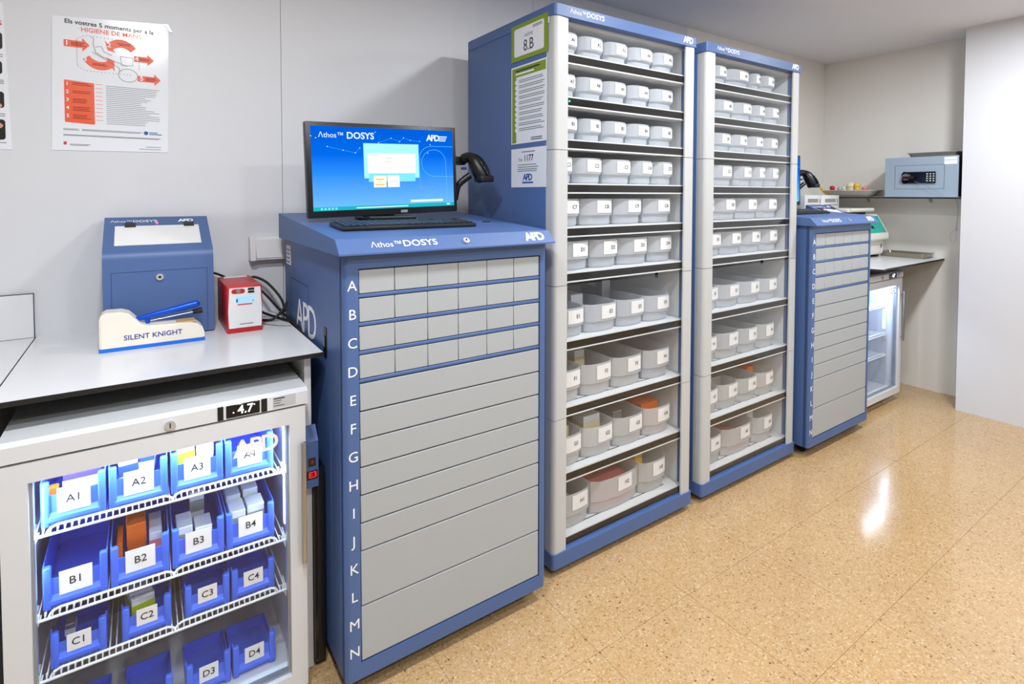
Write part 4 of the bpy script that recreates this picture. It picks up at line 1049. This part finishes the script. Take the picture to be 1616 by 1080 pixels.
slope_patch('flap', 'white_pl', -0.070, 0.166, 0.27, 0.80)
for x_ in (-0.044, 0.122):
    slope_patch('hinge', 'black', x_, x_ + 0.030, 0.20, 0.31, 0.006)
tl = Matrix.Rotation(-(math.pi / 2 - math.atan2(-d1.y, -d1.x)), 4, 'X')
p = onslope(0.13, 0.0006)
brand(t, -0.083, p.x, p.y, 0.020, 0.130, 0.026, tilt=tl)
p = onslope(0.20, 0.002)
bm = B(); ellipsoid(bm, (0.045, p.x, p.y), (0.0035, 0.003, 0.0035)); obj('indicator_light', bm, 'led_red', t)
bm = B()
for (a, b, c, d) in ((-0.077, 0.1765, 1.1575, 1.159), (-0.0785, -0.077, 0.955, 1.159), (0.1765, 0.178, 0.955, 1.159)):
    box(bm, a, b, ayf - 0.0005, ayf, c, d)
obj('door_joint', bm, mat('door joint', (46, 62, 104), 0.6), t)
bm = B(); cyl(bm, (0.0465, ayf, 1.138), (0.0465, ayf - 0.006, 1.138), 0.0105, 20); obj('lock', bm, 'chrome', t, smooth=40)
bm = B(); cyl(bm, (0.0465, ayf - 0.006, 1.138), (0.0465, ayf - 0.0064, 1.138), 0.004, 12); obj('keyhole', bm, 'dark', t)
pbox('rubber_base', 'rubber', t, ax0 + 0.01, ax1 - 0.004, ayf + 0.004, ayb - 0.004, az, az + 0.004)
pbox('side_latch', 'black', t, ax0 - 0.003, ax0, -0.17, -0.14, 1.10, 1.135)

# pill crusher
t = thing('pill_crusher', 'ivory pill crusher with blue lever and the words SILENT KNIGHT', 'pill crusher', (0.03, -0.31, CZ))
py0, py1 = -0.345, -0.275
outline = [(-0.104, 0.9565), (-0.1035, 1.040), (-0.099, 1.052), (-0.088, 1.0585), (-0.052, 1.0575), (-0.034, 1.051), (-0.019, 1.034), (-0.006, 1.018), (0.010, 1.0105), (0.060, 1.008), (0.120, 1.006), (0.140, 1.000), (0.153, 0.988), (0.158, 0.972), (0.158, 0.9565)]
bm = B(); prism(bm, outline, 'xz', py0, py1); bmesh.ops.bevel(bm, geom=[e for e in bm.edges if abs(e.verts[0].co.y - e.verts[1].co.y) < 1e-6 and (e.verts[0].co.z > 0.96 or e.verts[1].co.z > 0.96)], offset=0.004, segments=2, affect='EDGES')
obj('body', bm, 'cream', t, smooth=45)
pbox('base', 'pill_blue', t, -0.105, 0.159, py0 - 0.001, py1 + 0.001, CZ, 0.9565, 0.001, 1)
bm = B(); pp = smooth_path([(-0.020, -0.31, 1.026), (0.03, -0.31, 1.036), (0.09, -0.31, 1.047), (0.135, -0.31, 1.0555)], 5)
tube(bm, pp, 0.008, 14, [0.0065 + 0.0045 * (i / (len(pp) - 1)) for i in range(len(pp))]); ellipsoid(bm, (0.137, -0.31, 1.0558), (0.0125, 0.0112, 0.0112)); obj('lever', bm, 'handle_blue', t, smooth=60)
bm = B(); cyl(bm, (0.012, -0.31, 1.006), (0.012, -0.31, 1.028), 0.0055, 12); obj('plunger', bm, 'handle_blue', t, smooth=40)
bm = B(); cyl(bm, (0.02, -0.30, 1.016), (0.135, -0.30, 1.030), 0.0018, 8); obj('spring_rod', bm, 'steel', t)
bm = B(); cyl(bm, (0.130, -0.30, 1.029), (0.156, -0.30, 1.0325), 0.0075, 12, 0.0095); obj('rubber_stop', bm, 'rubber', t, smooth=40)
pbox('pad', 'cork', t, 0.085, 0.135, -0.335, -0.285, 1.004, 1.0095, 0.001, 1)
text('lettering', 'SILENT KNIGHT', 0.0205, 'violet_ink', t, (0.026, py0 - 0.0006, 0.981), bold=0.01, align='CENTER', tilt=Matrix.Rotation(0.0, 4, 'Y'))

# red power unit
t = thing('power_unit', 'red power backup unit with white front and small lit display', 'power unit', (0.28, -0.17, CZ))
ux0, ux1, uyf, uyb, uz0, uz1 = 0.2255, 0.331, -0.306, -0.05, CZ, 1.0985
bm = B(); box(bm, ux0, ux1, uyf, uyb, uz0, uz1, 0.003); obj('casing', bm, 'red', t, smooth=40)
bm = B(); prism(bm, [(ux0 + 0.005, uz0 + 0.017), (ux1 - 0.004, uz0 + 0.017), (ux1 - 0.002, uz0 + 0.07), (ux1 - 0.006, uz1 - 0.005), (ux0 + 0.007, uz1 - 0.005), (ux0 + 0.003, uz0 + 0.07)], 'xz', uyf - 0.004, uyf); obj('front_plate', bm, 'white_pl', t)
bm = B(); prism(bm, rounded_rect(0.2385, 0.2785, 1.075, 1.0905, 0.0075), 'xz', uyf - 0.0046, uyf - 0.003); obj('button_surround', bm, 'red', t)
bm = B(); cyl(bm, (0.2585, uyf - 0.004, 1.083), (0.2585, uyf - 0.007, 1.083), 0.0068, 18); obj('power_button', bm, 'steel', t, smooth=40)
pbox('usb_socket', 'black', t, 0.287, 0.306, uyf - 0.0046, uyf - 0.003, 1.084, 1.0915)
pbox('usb_socket', 'black', t, 0.287, 0.306, uyf - 0.0046, uyf - 0.003, 1.0745, 1.082)
pbox('lit_display', 'screen_lcd', t, 0.250, 0.309, uyf - 0.0046, uyf - 0.003, 1.0445, 1.065)
bm = B()
box(bm, 0.252, 0.257, uyf - 0.005, uyf - 0.0045, 1.047, 1.058); box(bm, 0.300, 0.304, uyf - 0.005, uyf - 0.0045, 1.048, 1.051)
obj('display_marks', bm, 'blue_ink', t)
bm = B(); box(bm, 0.256, 0.300, uyf - 0.0046, uyf - 0.0035, 1.037, 1.0405); obj('red_caption', bm, 'red_ink', t)
bm = B(); box(bm, 0.262, 0.302, uyf - 0.0046, uyf - 0.0035, 0.973, 0.976); obj('grey_caption', bm, 'grey_ink', t)
pbox('top_label', 'paper', t, 0.243, 0.318, -0.09, -0.055, uz1, uz1 + 0.0006)

# cable trunking on the wall
t = thing('cable_trunking', 'white plastic cable trunking on the wall behind the drawer cabinet', 'trunking', (0.4, 0, 1.14))
pbox('duct', 'white_pl', t, 0.343, 1.0, -0.040, 0.0, 1.150, 1.236, 0.002, 1)
pbox('cover', 'white_pl', t, 0.357, 1.0, -0.0435, -0.040, 1.157, 1.229, 0.001, 1)
pbox('end_cap', 'white_pl', t, 0.336, 0.357, -0.0445, 0.0, 1.148, 1.2385, 0.002, 1)

def cable(label, pts, r, m='rubber'):
    bm = B(); tube(bm, smooth_path(pts, 6), r, 8)
    o = obj('power_cable', bm, m, None, smooth=60)
    return tag(o, label, 'cable', 'cables behind the red power unit')
cable('black cable running from the blue box to behind the red power unit', [(0.185, -0.06, 1.125), (0.205, -0.045, 1.118), (0.235, -0.035, 1.105), (0.262, -0.03, 1.085), (0.28, -0.047, 1.05)], 0.0042)
cable('black cable looping high from the red unit to the drawer cabinet', [(0.318, -0.040, 1.07), (0.345, -0.035, 1.088), (0.385, -0.045, 1.070), (0.415, -0.075, 1.035), (0.434, -0.10, 1.00), (0.436, -0.14, 0.965)], 0.0048)
cable('black cable in the middle loop beside the red power unit', [(0.318, -0.040, 1.045), (0.350, -0.05, 1.055), (0.385, -0.07, 1.020), (0.410, -0.11, 0.985), (0.431, -0.17, 0.957), (0.4355, -0.30, 0.951), (0.4355, -0.42, 0.930)], 0.0048)
cable('black cable drooping low beside the red power unit', [(0.318, -0.038, 1.03), (0.340, -0.040, 1.02), (0.349, -0.075, 0.99), (0.365, -0.105, 0.965), (0.395, -0.15, 0.954), (0.420, -0.22, 0.9515), (0.4352, -0.27, 0.9515), (0.4355, -0.33, 0.938), (0.4355, -0.46, 0.90)], 0.0048)
cable('thick black plug lead lying at the worktop corner', [(0.337, -0.165, 0.951), (0.36, -0.185, 0.951), (0.385, -0.20, 0.955), (0.415, -0.195, 0.980), (0.4355, -0.185, 1.01)], 0.0048)
cable('thin grey wire curled on the worktop beside the red unit', [(0.338, -0.12, 0.9475), (0.348, -0.21, 0.9475), (0.370, -0.26, 0.9475), (0.396, -0.29, 0.9475), (0.422, -0.305, 0.9475)], 0.0015, 'grey_ink')

# ================================================================== POSTERS ON THE WALL
def wall_sheet(name, label, pts, m, bulge=0.006):
    """slightly curling sheet, corners given as wall (x, z): TL, TR, BR, BL"""
    cx = sum(p[0] for p in pts) / 4; cz = sum(p[1] for p in pts) / 4
    t = thing(name, label, 'poster', (cx, 0, cz))
    bm = B(); n = 10; TL, TR, BR, BL = [Vector(p) for p in pts]
    rows_f, rows_b = [], []
    for j in range(n + 1):
        v = j / n; rf, rb = [], []
        for i in range(n + 1):
            u = i / n
            q = (TL * (1 - u) + TR * u) * (1 - v) + (BL * (1 - u) + BR * u) * v
            y = -0.002 - 0.0
            rf.append(bm.verts.new((q.x, y, q.y))); rb.append(bm.verts.new((q.x, y + 0.0012, q.y)))
        rows_f.append(rf); rows_b.append(rb)
    for j in range(n):
        for i in range(n):
            bm.faces.new((rows_f[j][i], rows_f[j + 1][i], rows_f[j + 1][i + 1], rows_f[j][i + 1]))
            bm.faces.new((rows_b[j][i], rows_b[j][i + 1], rows_b[j + 1][i + 1], rows_b[j + 1][i]))
    for i in range(n):
        bm.faces.new((rows_f[0][i], rows_f[0][i + 1], rows_b[0][i + 1], rows_b[0][i])); bm.faces.new((rows_f[n][i + 1], rows_f[n][i], rows_b[n][i], rows_b[n][i + 1]))
        bm.faces.new((rows_f[i + 1][0], rows_f[i][0], rows_b[i][0], rows_b[i + 1][0])); bm.faces.new((rows_f[i][n], rows_f[i + 1][n], rows_b[i + 1][n], rows_b[i][n]))
    obj('sheet', bm, m, t)
    return t
t = wall_sheet('hygiene_poster', 'laminated hand hygiene poster with orange arrows and table on the white wall', [(-0.222, 1.968), (0.092, 1.992), (0.083, 1.546), (-0.231, 1.540)], 'laminated')
YP = -0.0026
PX0, PX1, PZ0, PZ1 = -0.2265, 0.0875, 1.543, 1.98
def px(u): return PX0 + (PX1 - PX0) * u
def pz(v): return PZ1 - (PZ1 - PZ0) * v
def ppoly(name, m, pts, lift=0.0):
    bm = B(); prism(bm, [(px(u), pz(v)) for u, v in pts], 'xz', YP - lift, YP + 0.0005); return obj(name, bm, m, t)
def plines(m, items, hh=0.0022, name='printed_lines'):
    bm = B()
    for u0, u1, v in items:
        box(bm, px(u0), px(u1), YP, YP + 0.0005, pz(v) - hh / 2, pz(v) + hh / 2)
    return stuff(obj(name, bm, m, t))
rot = Matrix.Rotation(-0.05, 4, 'Y')
text('headline', 'Els vostres 5 moments per a la', 0.0192, 'ink', t, (px(0.49), YP, pz(0.055)), bold=0.018, align='CENTER', tilt=Matrix.Rotation(-0.0, 4, 'Y'))
text('headline', 'HIGIENE DE MANS', 0.0198, 'orange', t, (px(0.50), YP, pz(0.102)), bold=0.014, align='CENTER')
def arrow(u0, u1, v, hh=0.055, tip=0.06):
    return [(u0, v - hh * 0.5), (u1 - tip, v - hh * 0.5), (u1 - tip, v - hh), (u1, v), (u1 - tip, v + hh), (u1 - tip, v + hh * 0.5), (u0, v + hh * 0.5)]
ppoly('arrow', 'orange', arrow(0.10, 0.31, 0.215, 0.05))
ppoly('arrow', 'orange', arrow(0.69, 0.87, 0.275, 0.045))
ppoly('arrow', 'orange', arrow(0.72, 0.93, 0.425, 0.045))
def arc_arrow(cu, cv, ru, rv, a0, a1, th, tipa):
    o_, i_ = [], []
    for k in range(9):
        a = math.radians(a0 + (a1 - a0) * k / 8); o_.append((cu + ru * math.cos(a), cv + rv * math.sin(a))); i_.append((cu + (ru - th) * math.cos(a), cv + (rv - th) * math.sin(a)))
    a = math.radians(a1); am = math.radians(a1 + tipa)
    tip = [(cu + (ru + th * 0.5) * math.cos(a), cv + (rv + th * 0.5) * math.sin(a)), (cu + (ru - th / 2) * math.cos(am), cv + (rv - th / 2) * math.sin(am)), (cu + (ru - th * 1.5) * math.cos(a), cv + (rv - th * 1.5) * math.sin(a))]
    return o_ + tip + i_[::-1]
ppoly('arrow', 'orange', arc_arrow(0.58, 0.27, 0.16, 0.13, 325, 222, 0.062, -20))
ppoly('arrow', 'orange', arc_arrow(0.40, 0.25, 0.17, 0.14, 150, 55, 0.062, -22))
for s_, u, v in (('1', 0.125, 0.215), ('2', 0.475, 0.195), ('3', 0.27, 0.32), ('4', 0.715, 0.275), ('5', 0.755, 0.425)):
    text('number', s_, 0.021, 'print_white', t, (px(u), YP - 0.0005, pz(v)), bold=0.02, align='CENTER')
plines('ink', [(0.16, 0.27, 0.205), (0.16, 0.25, 0.215), (0.16, 0.28, 0.225), (0.54, 0.66, 0.172), (0.56, 0.66, 0.183), (0.33, 0.44, 0.345), (0.33, 0.46, 0.355), (0.74, 0.82, 0.27), (0.74, 0.83, 0.28), (0.79, 0.88, 0.415), (0.79, 0.9, 0.425), (0.79, 0.87, 0.435)], 0.0014, 'arrow_text')
# dotted outline, patient sketch
bm = B()
for k in range(64):
    a = 2 * math.pi * k / 64
    u = 0.47 + 0.265 * max(-1, min(1, 1.25 * math.cos(a))); v = 0.275 + 0.13 * max(-1, min(1, 1.25 * math.sin(a)))
    if 0.1 < u < 0.74 and not (u > 0.66 and v > 0.36):
        box(bm, px(u) - 0.0012, px(u) + 0.0012, YP, YP + 0.0005, pz(v) - 0.0012, pz(v) + 0.0012)
stuff(obj('dotted_outline', bm, 'grey_ink', t))
def sketch(pts):
    bm = B(); tube(bm, [(px(u), YP, pz(v)) for u, v in pts], 0.0007, 4); return obj('sketch', bm, 'grey_ink', t)
sketch([(0.32, 0.15), (0.345, 0.16), (0.34, 0.2), (0.36, 0.26), (0.42, 0.29), (0.55, 0.32), (0.63, 0.34)])
sketch([(0.33, 0.26), (0.45, 0.31), (0.56, 0.36), (0.56, 0.39)])
sketch([(0.57, 0.27), (0.68, 0.27), (0.68, 0.33), (0.58, 0.34), (0.57, 0.27)])
sketch([(0.36, 0.22), (0.41, 0.21), (0.43, 0.25), (0.5, 0.27)])
sketch([(0.635 + 0.085 * math.cos(2 * math.pi * k / 20), 0.41 + 0.05 * math.sin(2 * math.pi * k / 20)) for k in range(21)])
ppoly('table_block', 'orange', [(0.095, 0.485), (0.34, 0.495), (0.34, 0.805), (0.095, 0.795)])
for k in range(5):
    text('number', str(k + 1), 0.0155, 'print_white', t, (px(0.12), YP - 0.0004, pz(0.513 + k * 0.059)), bold=0.01, align='CENTER')
plines('ink', [(0.16, 0.16 + random.uniform(0.1, 0.16), 0.505 + k * 0.059 + j * 0.012) for k in range(5) for j in range(2 if k < 2 else 3)], 0.0014, 'table_text')
for L0 in plines('orange', [(0.35, 0.41, 0.50 + k * 0.03) for k in range(10)], 0.0012, 'table_text'),:
    pass
plines('grey_ink', [(0.44, 0.44 + random.uniform(0.3, 0.48), 0.505 + k * 0.0143) for k in range(21)], 0.0016, 'table_text')
plines('grey_ink', [(0.08, 0.2, 0.845), (0.08, 0.21, 0.853), (0.23, 0.75, 0.845), (0.23, 0.73, 0.853), (0.08, 0.92, 0.888), (0.08, 0.9, 0.894), (0.13, 0.3, 0.958), (0.13, 0.28, 0.965), (0.78, 0.92, 0.957), (0.72, 0.92, 0.975)], 0.0017, 'footer_text')
bm = B(); cyl(bm, (px(0.785), YP, pz(0.848)), (px(0.785), YP + 0.0005, pz(0.848)), 0.0065, 18); obj('blue_emblem', bm, 'blue_ink', t)
plines('blue_ink', [(0.815, 0.89, 0.843), (0.815, 0.93, 0.856)], 0.0028, 'emblem_text')
ppoly('red_emblem', 'red_ink', [(0.08, 0.94), (0.105, 0.94), (0.105, 0.963), (0.08, 0.963)])
o = thing('tape_strip', 'piece of shiny white tape at the top right poster corner', 'tape', (0.09, 0, 1.988))
bm = B(); prism(bm, [(0.070, 1.9905), (0.090, 1.9935), (0.1035, 1.967), (0.094, 1.967), (0.086, 1.984), (0.072, 1.987)], 'xz', -0.0042, -0.0024); obj('strip', bm, 'tape', o)
t = wall_sheet('instruction_poster', 'white poster with dark photographs cut off by the left picture edge', [(-0.62, 1.985), (-0.337, 1.985), (-0.325, 1.5365), (-0.62, 1.5365)], 'laminated')
for z0_, z1_, xr in ((1.842, 1.893, -0.341), (1.766, 1.806, -0.343), (1.663, 1.713, -0.3405), (1.566, 1.628, -0.3395)):
    bm = B(); prism(bm, rounded_rect(-0.43, xr, z0_, z1_, 0.008), 'xz', YP, YP + 0.0005); ph = obj('photograph', bm, 'black', t)
    if z0_ < 1.7:
        bm = B(); ellipsoid(bm, (xr - 0.022, YP - 0.0001, (z0_ + z1_) / 2 + (0.012 if z0_ < 1.6 else -0.018)), (0.017, 0.0004, 0.010)); obj('printed_hand', bm, 'skin', t)
bm = B()
for z_, e_ in ((1.826, 0), (1.820, 0), (1.748, 0.002), (1.743, 0.002), (1.738, 0.002), (1.645, 0.004), (1.639, 0.004), (1.557, 0.006)):
    box(bm, -0.43, -0.341 + e_ * 0.5, YP, YP + 0.0005, z_ - 0.0012, z_ + 0.0012)
stuff(obj('captions', bm, 'grey_ink', t))
text('headline', 'S', 0.02, 'red_ink', t, (-0.341, YP, 1.921), align='RIGHT', bold=0.02)

# ================================================================== FAR CORNER
C2Z = 0.957
worktop('worktop', 'white worktop with cut corner and black edge above the far fridge', 3.62, XB, -0.84, C2Z, pts=[(3.62, -0.790), (3.64, -0.857), (3.72, -0.847), (XB, -0.838), (XB, 0.0), (3.62, 0.0)])
t = thing('wall_shelf', 'thin white wall shelf with black edge carrying the grey safe', 'shelf', (4.5, -0.5, 1.38))
pbox('core', 'core', t, 4.375, XB, YR + 0.002, 0.0, 1.3765, 1.3880)
pbox('top_face', 'white', t, 4.3765, XB, YR + 0.002, 0.0, 1.3880, 1.3888)
pbox('bottom_face', 'white', t, 4.3765, XB, YR + 0.002, 0.0, 1.3757, 1.3765)
for yy in (-0.35, -0.75):
    bm = B(); prism(bm, [(4.62, 1.3757), (XB, 1.3757), (XB, 1.345)], 'xz', yy - 0.004, yy + 0.004); obj('bracket', bm, 'steel', t)

# safe, front towards -X
t = thing('safe', 'blue-grey electronic safe with keypad and turning knob on the wall shelf', 'safe', (4.5, -0.77, 1.3888))
sx_, sy0, sy1, sz0, sz1 = 4.400, -0.980, -0.556, 1.3888, 1.662
pbox('casing', 'safe_side', t, sx_ + 0.006, 4.64, sy0, sy1, sz0, sz1 - 0.001)
pbox('front_plate', 'safe', t, sx_, sx_ + 0.006, sy0, sy1, sz0, sz1, 0.0015, 1)
bm = B()
dy0, dy1, dz0_, dz1_ = -0.905, -0.618, 1.443, 1.606
for a in ((dy0, dy1, dz1_ - 0.0015, dz1_), (dy0, dy1, dz0_, dz0_ + 0.0015), (dy0, dy0 + 0.0018, dz0_, dz1_), (dy1 - 0.0018, dy1, dz0_, dz1_)):
    box(bm, sx_ - 0.0006, sx_, a[0], a[1], a[2], a[3])
obj('door_joint', bm, 'ink', t)
bm = B(); prism(bm, rounded_rect(-0.700, -0.664, 1.480, 1.562, 0.017) , 'yz', sx_ - 0.010, sx_); box(bm, sx_ - 0.010, sx_, -0.858, -0.690, 1.482, 1.560); obj('keypad_plate', bm, 'black_gl', t)
bm = B(); cyl(bm, (sx_ - 0.010, -0.692, 1.526), (sx_ - 0.028, -0.692, 1.526), 0.026, 20, 0.022); obj('knob', bm, 'steel', t, smooth=40)
bm = B(); box(bm, sx_ - 0.032, sx_ - 0.026, -0.745, -0.675, 1.512, 1.530, 0.002); obj('knob_grip', bm, 'black', t)
bm = B(); cyl(bm, (sx_ - 0.028, -0.686, 1.530), (sx_ - 0.0285, -0.686, 1.530), 0.008, 12); obj('knob_dot', bm, 'red_ink', t)
for r_ in range(4):
    for c_ in range(3):
        pbox('key', 'pillar', t, sx_ - 0.0115, sx_ - 0.010, -0.808 - c_ * 0.018 - 0.009, -0.808 - c_ * 0.018, 1.541 - r_ * 0.0155, 1.549 - r_ * 0.0155)
pbox('sticker', 'paper', t, sx_ - 0.0006, sx_, -0.972, -0.902, 1.606, 1.654)
pbox('sticker_line', 'grey_ink', t, sx_ - 0.0009, sx_ - 0.0005, -0.970, -0.904, 1.6325, 1.6345)
bm = B(); tube(bm, smooth_path([(sx_ - 0.012, -0.74, 1.495), (sx_ - 0.025, -0.80, 1.470), (sx_ - 0.02, -0.86, 1.43), (sx_ - 0.012, -0.91, 1.395)], 5), 0.0012, 6); o = obj('cord', bm, 'grey_ink', None); tag(o, 'thin grey cord hanging across the front of the safe', 'cord')

def tray(label, x0, x1, y0, y1, z, h, fl, m, tilt=None):
    """open dish: flat bottom, flared sides, rolled rim"""
    t = thing('steel_tray', label, 'tray', ((x0 + x1) / 2, (y0 + y1) / 2, z), 'steel trays')
    cx, cy = (x0 + x1) / 2, (y0 + y1) / 2; w, d = (x1 - x0) / 2, (y1 - y0) / 2
    bm = B()
    def lp(ww, dd, zz, r):
        return [bm.verts.new((p[0], p[1], zz)) for p in rounded_rect(-ww, ww, -dd, dd, r, 4)]
    L_ = [lp(w - fl, d - fl, 0, 0.012), lp(w, d, h, 0.018), lp(w + 0.006, d + 0.006, h, 0.022), lp(w + 0.006, d + 0.006, h + 0.002, 0.022), lp(w - 0.001, d - 0.001, h + 0.0015, 0.018), lp(w - fl - 0.001, d - fl - 0.001, 0.0012, 0.012)]
    n = len(L_[0])
    for a, b in zip(L_, L_[1:]):
        for i in range(n):
            bm.faces.new((a[i], a[(i + 1) % n], b[(i + 1) % n], b[i]))
    bm.faces.new(L_[0][::-1]); bm.faces.new(L_[-1])
    obj('dish', bm, m, t, world=False, smooth=40)
    bm = B(); pts = [(p[0], p[1], h + 0.001) for p in rounded_rect(-w - 0.006, w + 0.006, -d - 0.006, d + 0.006, 0.022, 4)]
    tube(bm, pts + [pts[0]], 0.0022, 6); obj('rim', bm, m, t, world=False, smooth=60)
    return t
M['dull_steel'] = mat('dull steel', (150, 150, 150), 0.45, metal=0.4)
M['warm_steel'] = mat('worn steel', (164, 156, 138), 0.3, metal=0.85)
M['ivory_tray'] = mat('ivory tray', (206, 200, 188), 0.4)
tray('flat grey steel tray lying on top of the safe', 4.41, 4.62, -0.965, -0.69, 1.6622, 0.026, 0.012, 'dull_steel')
tray('shallow steel tray on the far worktop under the shelf', 4.46, 4.635, -0.785, -0.50, C2Z + 0.0004, 0.030, 0.014, 'warm_steel')
tray('pale tray holding coloured odds and ends at the left of the wall shelf', 4.385, 4.62, -0.470, -0.13, 1.3890, 0.046, 0.05, 'ivory_tray')
def oddment(label, x, y, z, r, m, kind='tube'):
    t = thing('oddment', label, 'supply', (x, y, z), 'supplies in the pale tray')
    bm = B(); cyl(bm, (x, y, z), (x + r[3], y + r[4], z + r[2]), r[0], 10, r[1]); obj('body', bm, m, t, smooth=40)
    bm = B(); ellipsoid(bm, (x + r[3], y + r[4], z + r[2]), (r[1] * 1.15, r[1] * 1.15, r[1] * 1.0), 10, 6); obj('cap', bm, m, t, smooth=60)
    return t
zt_ = 1.3904
oddment('yellow tube leaning out at the left end of the pale tray', 4.44, -0.155, zt_, (0.013, 0.013, 0.062, -0.015, 0.045), 'yellow')
oddment('red capped tube in the pale tray', 4.46, -0.185, zt_, (0.012, 0.017, 0.066, -0.01, 0.01), 'red')
oddment('silver capped vial in the middle of the pale tray', 4.46, -0.225, zt_, (0.013, 0.014, 0.056, 0, 0), 'foil')
oddment('white capped vial in the pale tray', 4.46, -0.262, zt_, (0.014, 0.015, 0.060, 0, 0), 'carton')
oddment('cream ball shaped pack standing up in the pale tray', 4.46, -0.305, zt_, (0.018, 0.026, 0.082, 0, 0), 'putty')
oddment('yellow pack at the right of the pale tray', 4.46, -0.350, zt_, (0.016, 0.021, 0.082, 0, 0), 'yellow')
oddment('pink pack at the right end of the pale tray', 4.48, -0.388, zt_, (0.015, 0.017, 0.060, 0, -0.004), 'pink')

# pull cord by the wall
bm = B(); tube(bm, smooth_path([(4.62, -0.90, 1.375), (4.63, -0.915, 1.33), (4.64, -0.91, 1.25), (4.64, -0.905, 1.17)], 6), 0.0013, 6); 
o = obj('pull_cord', bm, 'grey_ink', None); tag(o, 'thin hanging cord with a loop below the shelf corner', 'cord')
bm = B(); cyl(bm, (4.64, -0.905, 1.155), (4.64, -0.905, 1.172), 0.006, 10); obj('cord_stop', bm, 'pillar', o)
bm = B(); tube(bm, [(4.64, -0.89 + 0.018 * math.cos(a / 12 * 2 * math.pi) , 1.115 + 0.04 * math.sin(a / 12 * 2 * math.pi)) for a in range(13)], 0.0011, 6); obj('cord_loop', bm, 'pillar', o)

# white bench machine with teal control panel
t = thing('bench_machine', 'white bench machine with sloping teal control panel on the far worktop', 'machine', (4.1, -0.45, C2Z))
mx0, mx1, myf, myb = 3.975, 4.44, -0.56, -0.18
bm = B(); prism(bm, [(-0.54, C2Z + 0.02), (-0.54, 1.075), (-0.575, 1.085), (-0.575, 1.125), (-0.50, 1.262), (myb, 1.262), (myb, C2Z + 0.02)], 'yz', mx0, mx1)
bmesh.ops.bevel(bm, geom=bm.edges[:], offset=0.006, segments=2, affect='EDGES'); obj('casing', bm, 'warm_white', t, smooth=40)
sv = Vector((0.075, 0.137)); sv.normalize(); nv = Vector((-sv.y, sv.x))
def mpatch(name, m, x0, x1, u0, u1, lift):
    b0 = Vector((-0.575, 1.125)); a = b0 + sv * u0; b = b0 + sv * u1
    bm = B(); prism(bm, [(a.x, a.y), (a.x + nv.x * lift, a.y + nv.y * lift), (b.x + nv.x * lift, b.y + nv.y * lift), (b.x, b.y)], 'yz', x0, x1); return obj(name, bm, m, t)
mpatch('control_panel', 'teal', 4.06, 4.415, 0.012, 0.142, 0.002)
mpatch('display', 'black', 4.20, 4.25, 0.085, 0.112, 0.004); mpatch('display', 'black', 4.22, 4.255, 0.045, 0.066, 0.004)
mpatch('button_block', 'grey_ink', 4.285, 4.325, 0.085, 0.115, 0.004); mpatch('button_block', 'grey_ink', 4.28, 4.315, 0.05, 0.07, 0.004); mpatch('button_block', 'grey_ink', 4.365, 4.40, 0.012, 0.04, 0.004)
pbox('lid', 'warm_white', t, 3.83, 4.36, -0.36, -0.20, 1.282, 1.305, 0.006)
pbox('lid', 'warm_white', t, 3.98, 4.36, -0.50, -0.362, 1.282, 1.305, 0.006)
pbox('hinge_block', 'black', t, 3.98, 4.34, -0.46, -0.19, 1.262, 1.282)
bm = B(); cyl(bm, (4.00, -0.505, 1.296), (4.34, -0.505, 1.296), 0.013, 14); obj('lid_bar', bm, 'warm_white', t, smooth=40)
for xx in (mx0 + 0.05, mx1 - 0.05):
    for yy in (-0.50, -0.22):
        bm = B(); box(bm, xx - 0.022, xx + 0.022, yy - 0.022, yy + 0.022, C2Z, C2Z + 0.022); obj('foot', bm, 'rubber', t)
bm = B(); box(bm, 4.395, 4.403, -0.5412, -0.540, 1.02, 1.05); box(bm, 4.410, 4.416, -0.5412, -0.540, 1.025, 1.05); obj('printed_mark', bm, 'ink', t)

# two small white meters behind, blue wedge and papers on the far cabinet's lid
def meter(label, x0, x1, z0):
    t = thing('meter', label, 'meter', ((x0 + x1) / 2, -0.24, z0), 'small white meters with grey displays')
    f = -0.285
    bm = B(); box(bm, x0, x1, f, f + 0.075, z0, z0 + 0.094, 0.004); obj('casing', bm, 'white_pl', t, smooth=40)
    pbox('display', 'lcd', t, x0 + 0.04, x1 - 0.055, f - 0.0015, f, z0 + 0.042, z0 + 0.068)
    pbox('button', 'grey_ink', t, x1 - 0.035, x1 - 0.025, f - 0.0015, f, z0 + 0.04, z0 + 0.068)
    pbox('base_strip', 'grey_ink', t, x0 + 0.02, x1 - 0.02, f - 0.0012, f, z0 + 0.02, z0 + 0.026)
    return t
meter('small white meter with grey display, left one behind the far monitor', 3.835, 4.07, 1.3055)
meter('small white meter with grey display, right one nearer the shelf', 4.075, 4.325, 1.3055)
dispenser_b = copy_tree(dispenser, (3.759, -0.365, C2Z - CZ))
dispenser_b['label'] = 'blue box with white flap behind the far drawer cabinet, beside the bench machine'
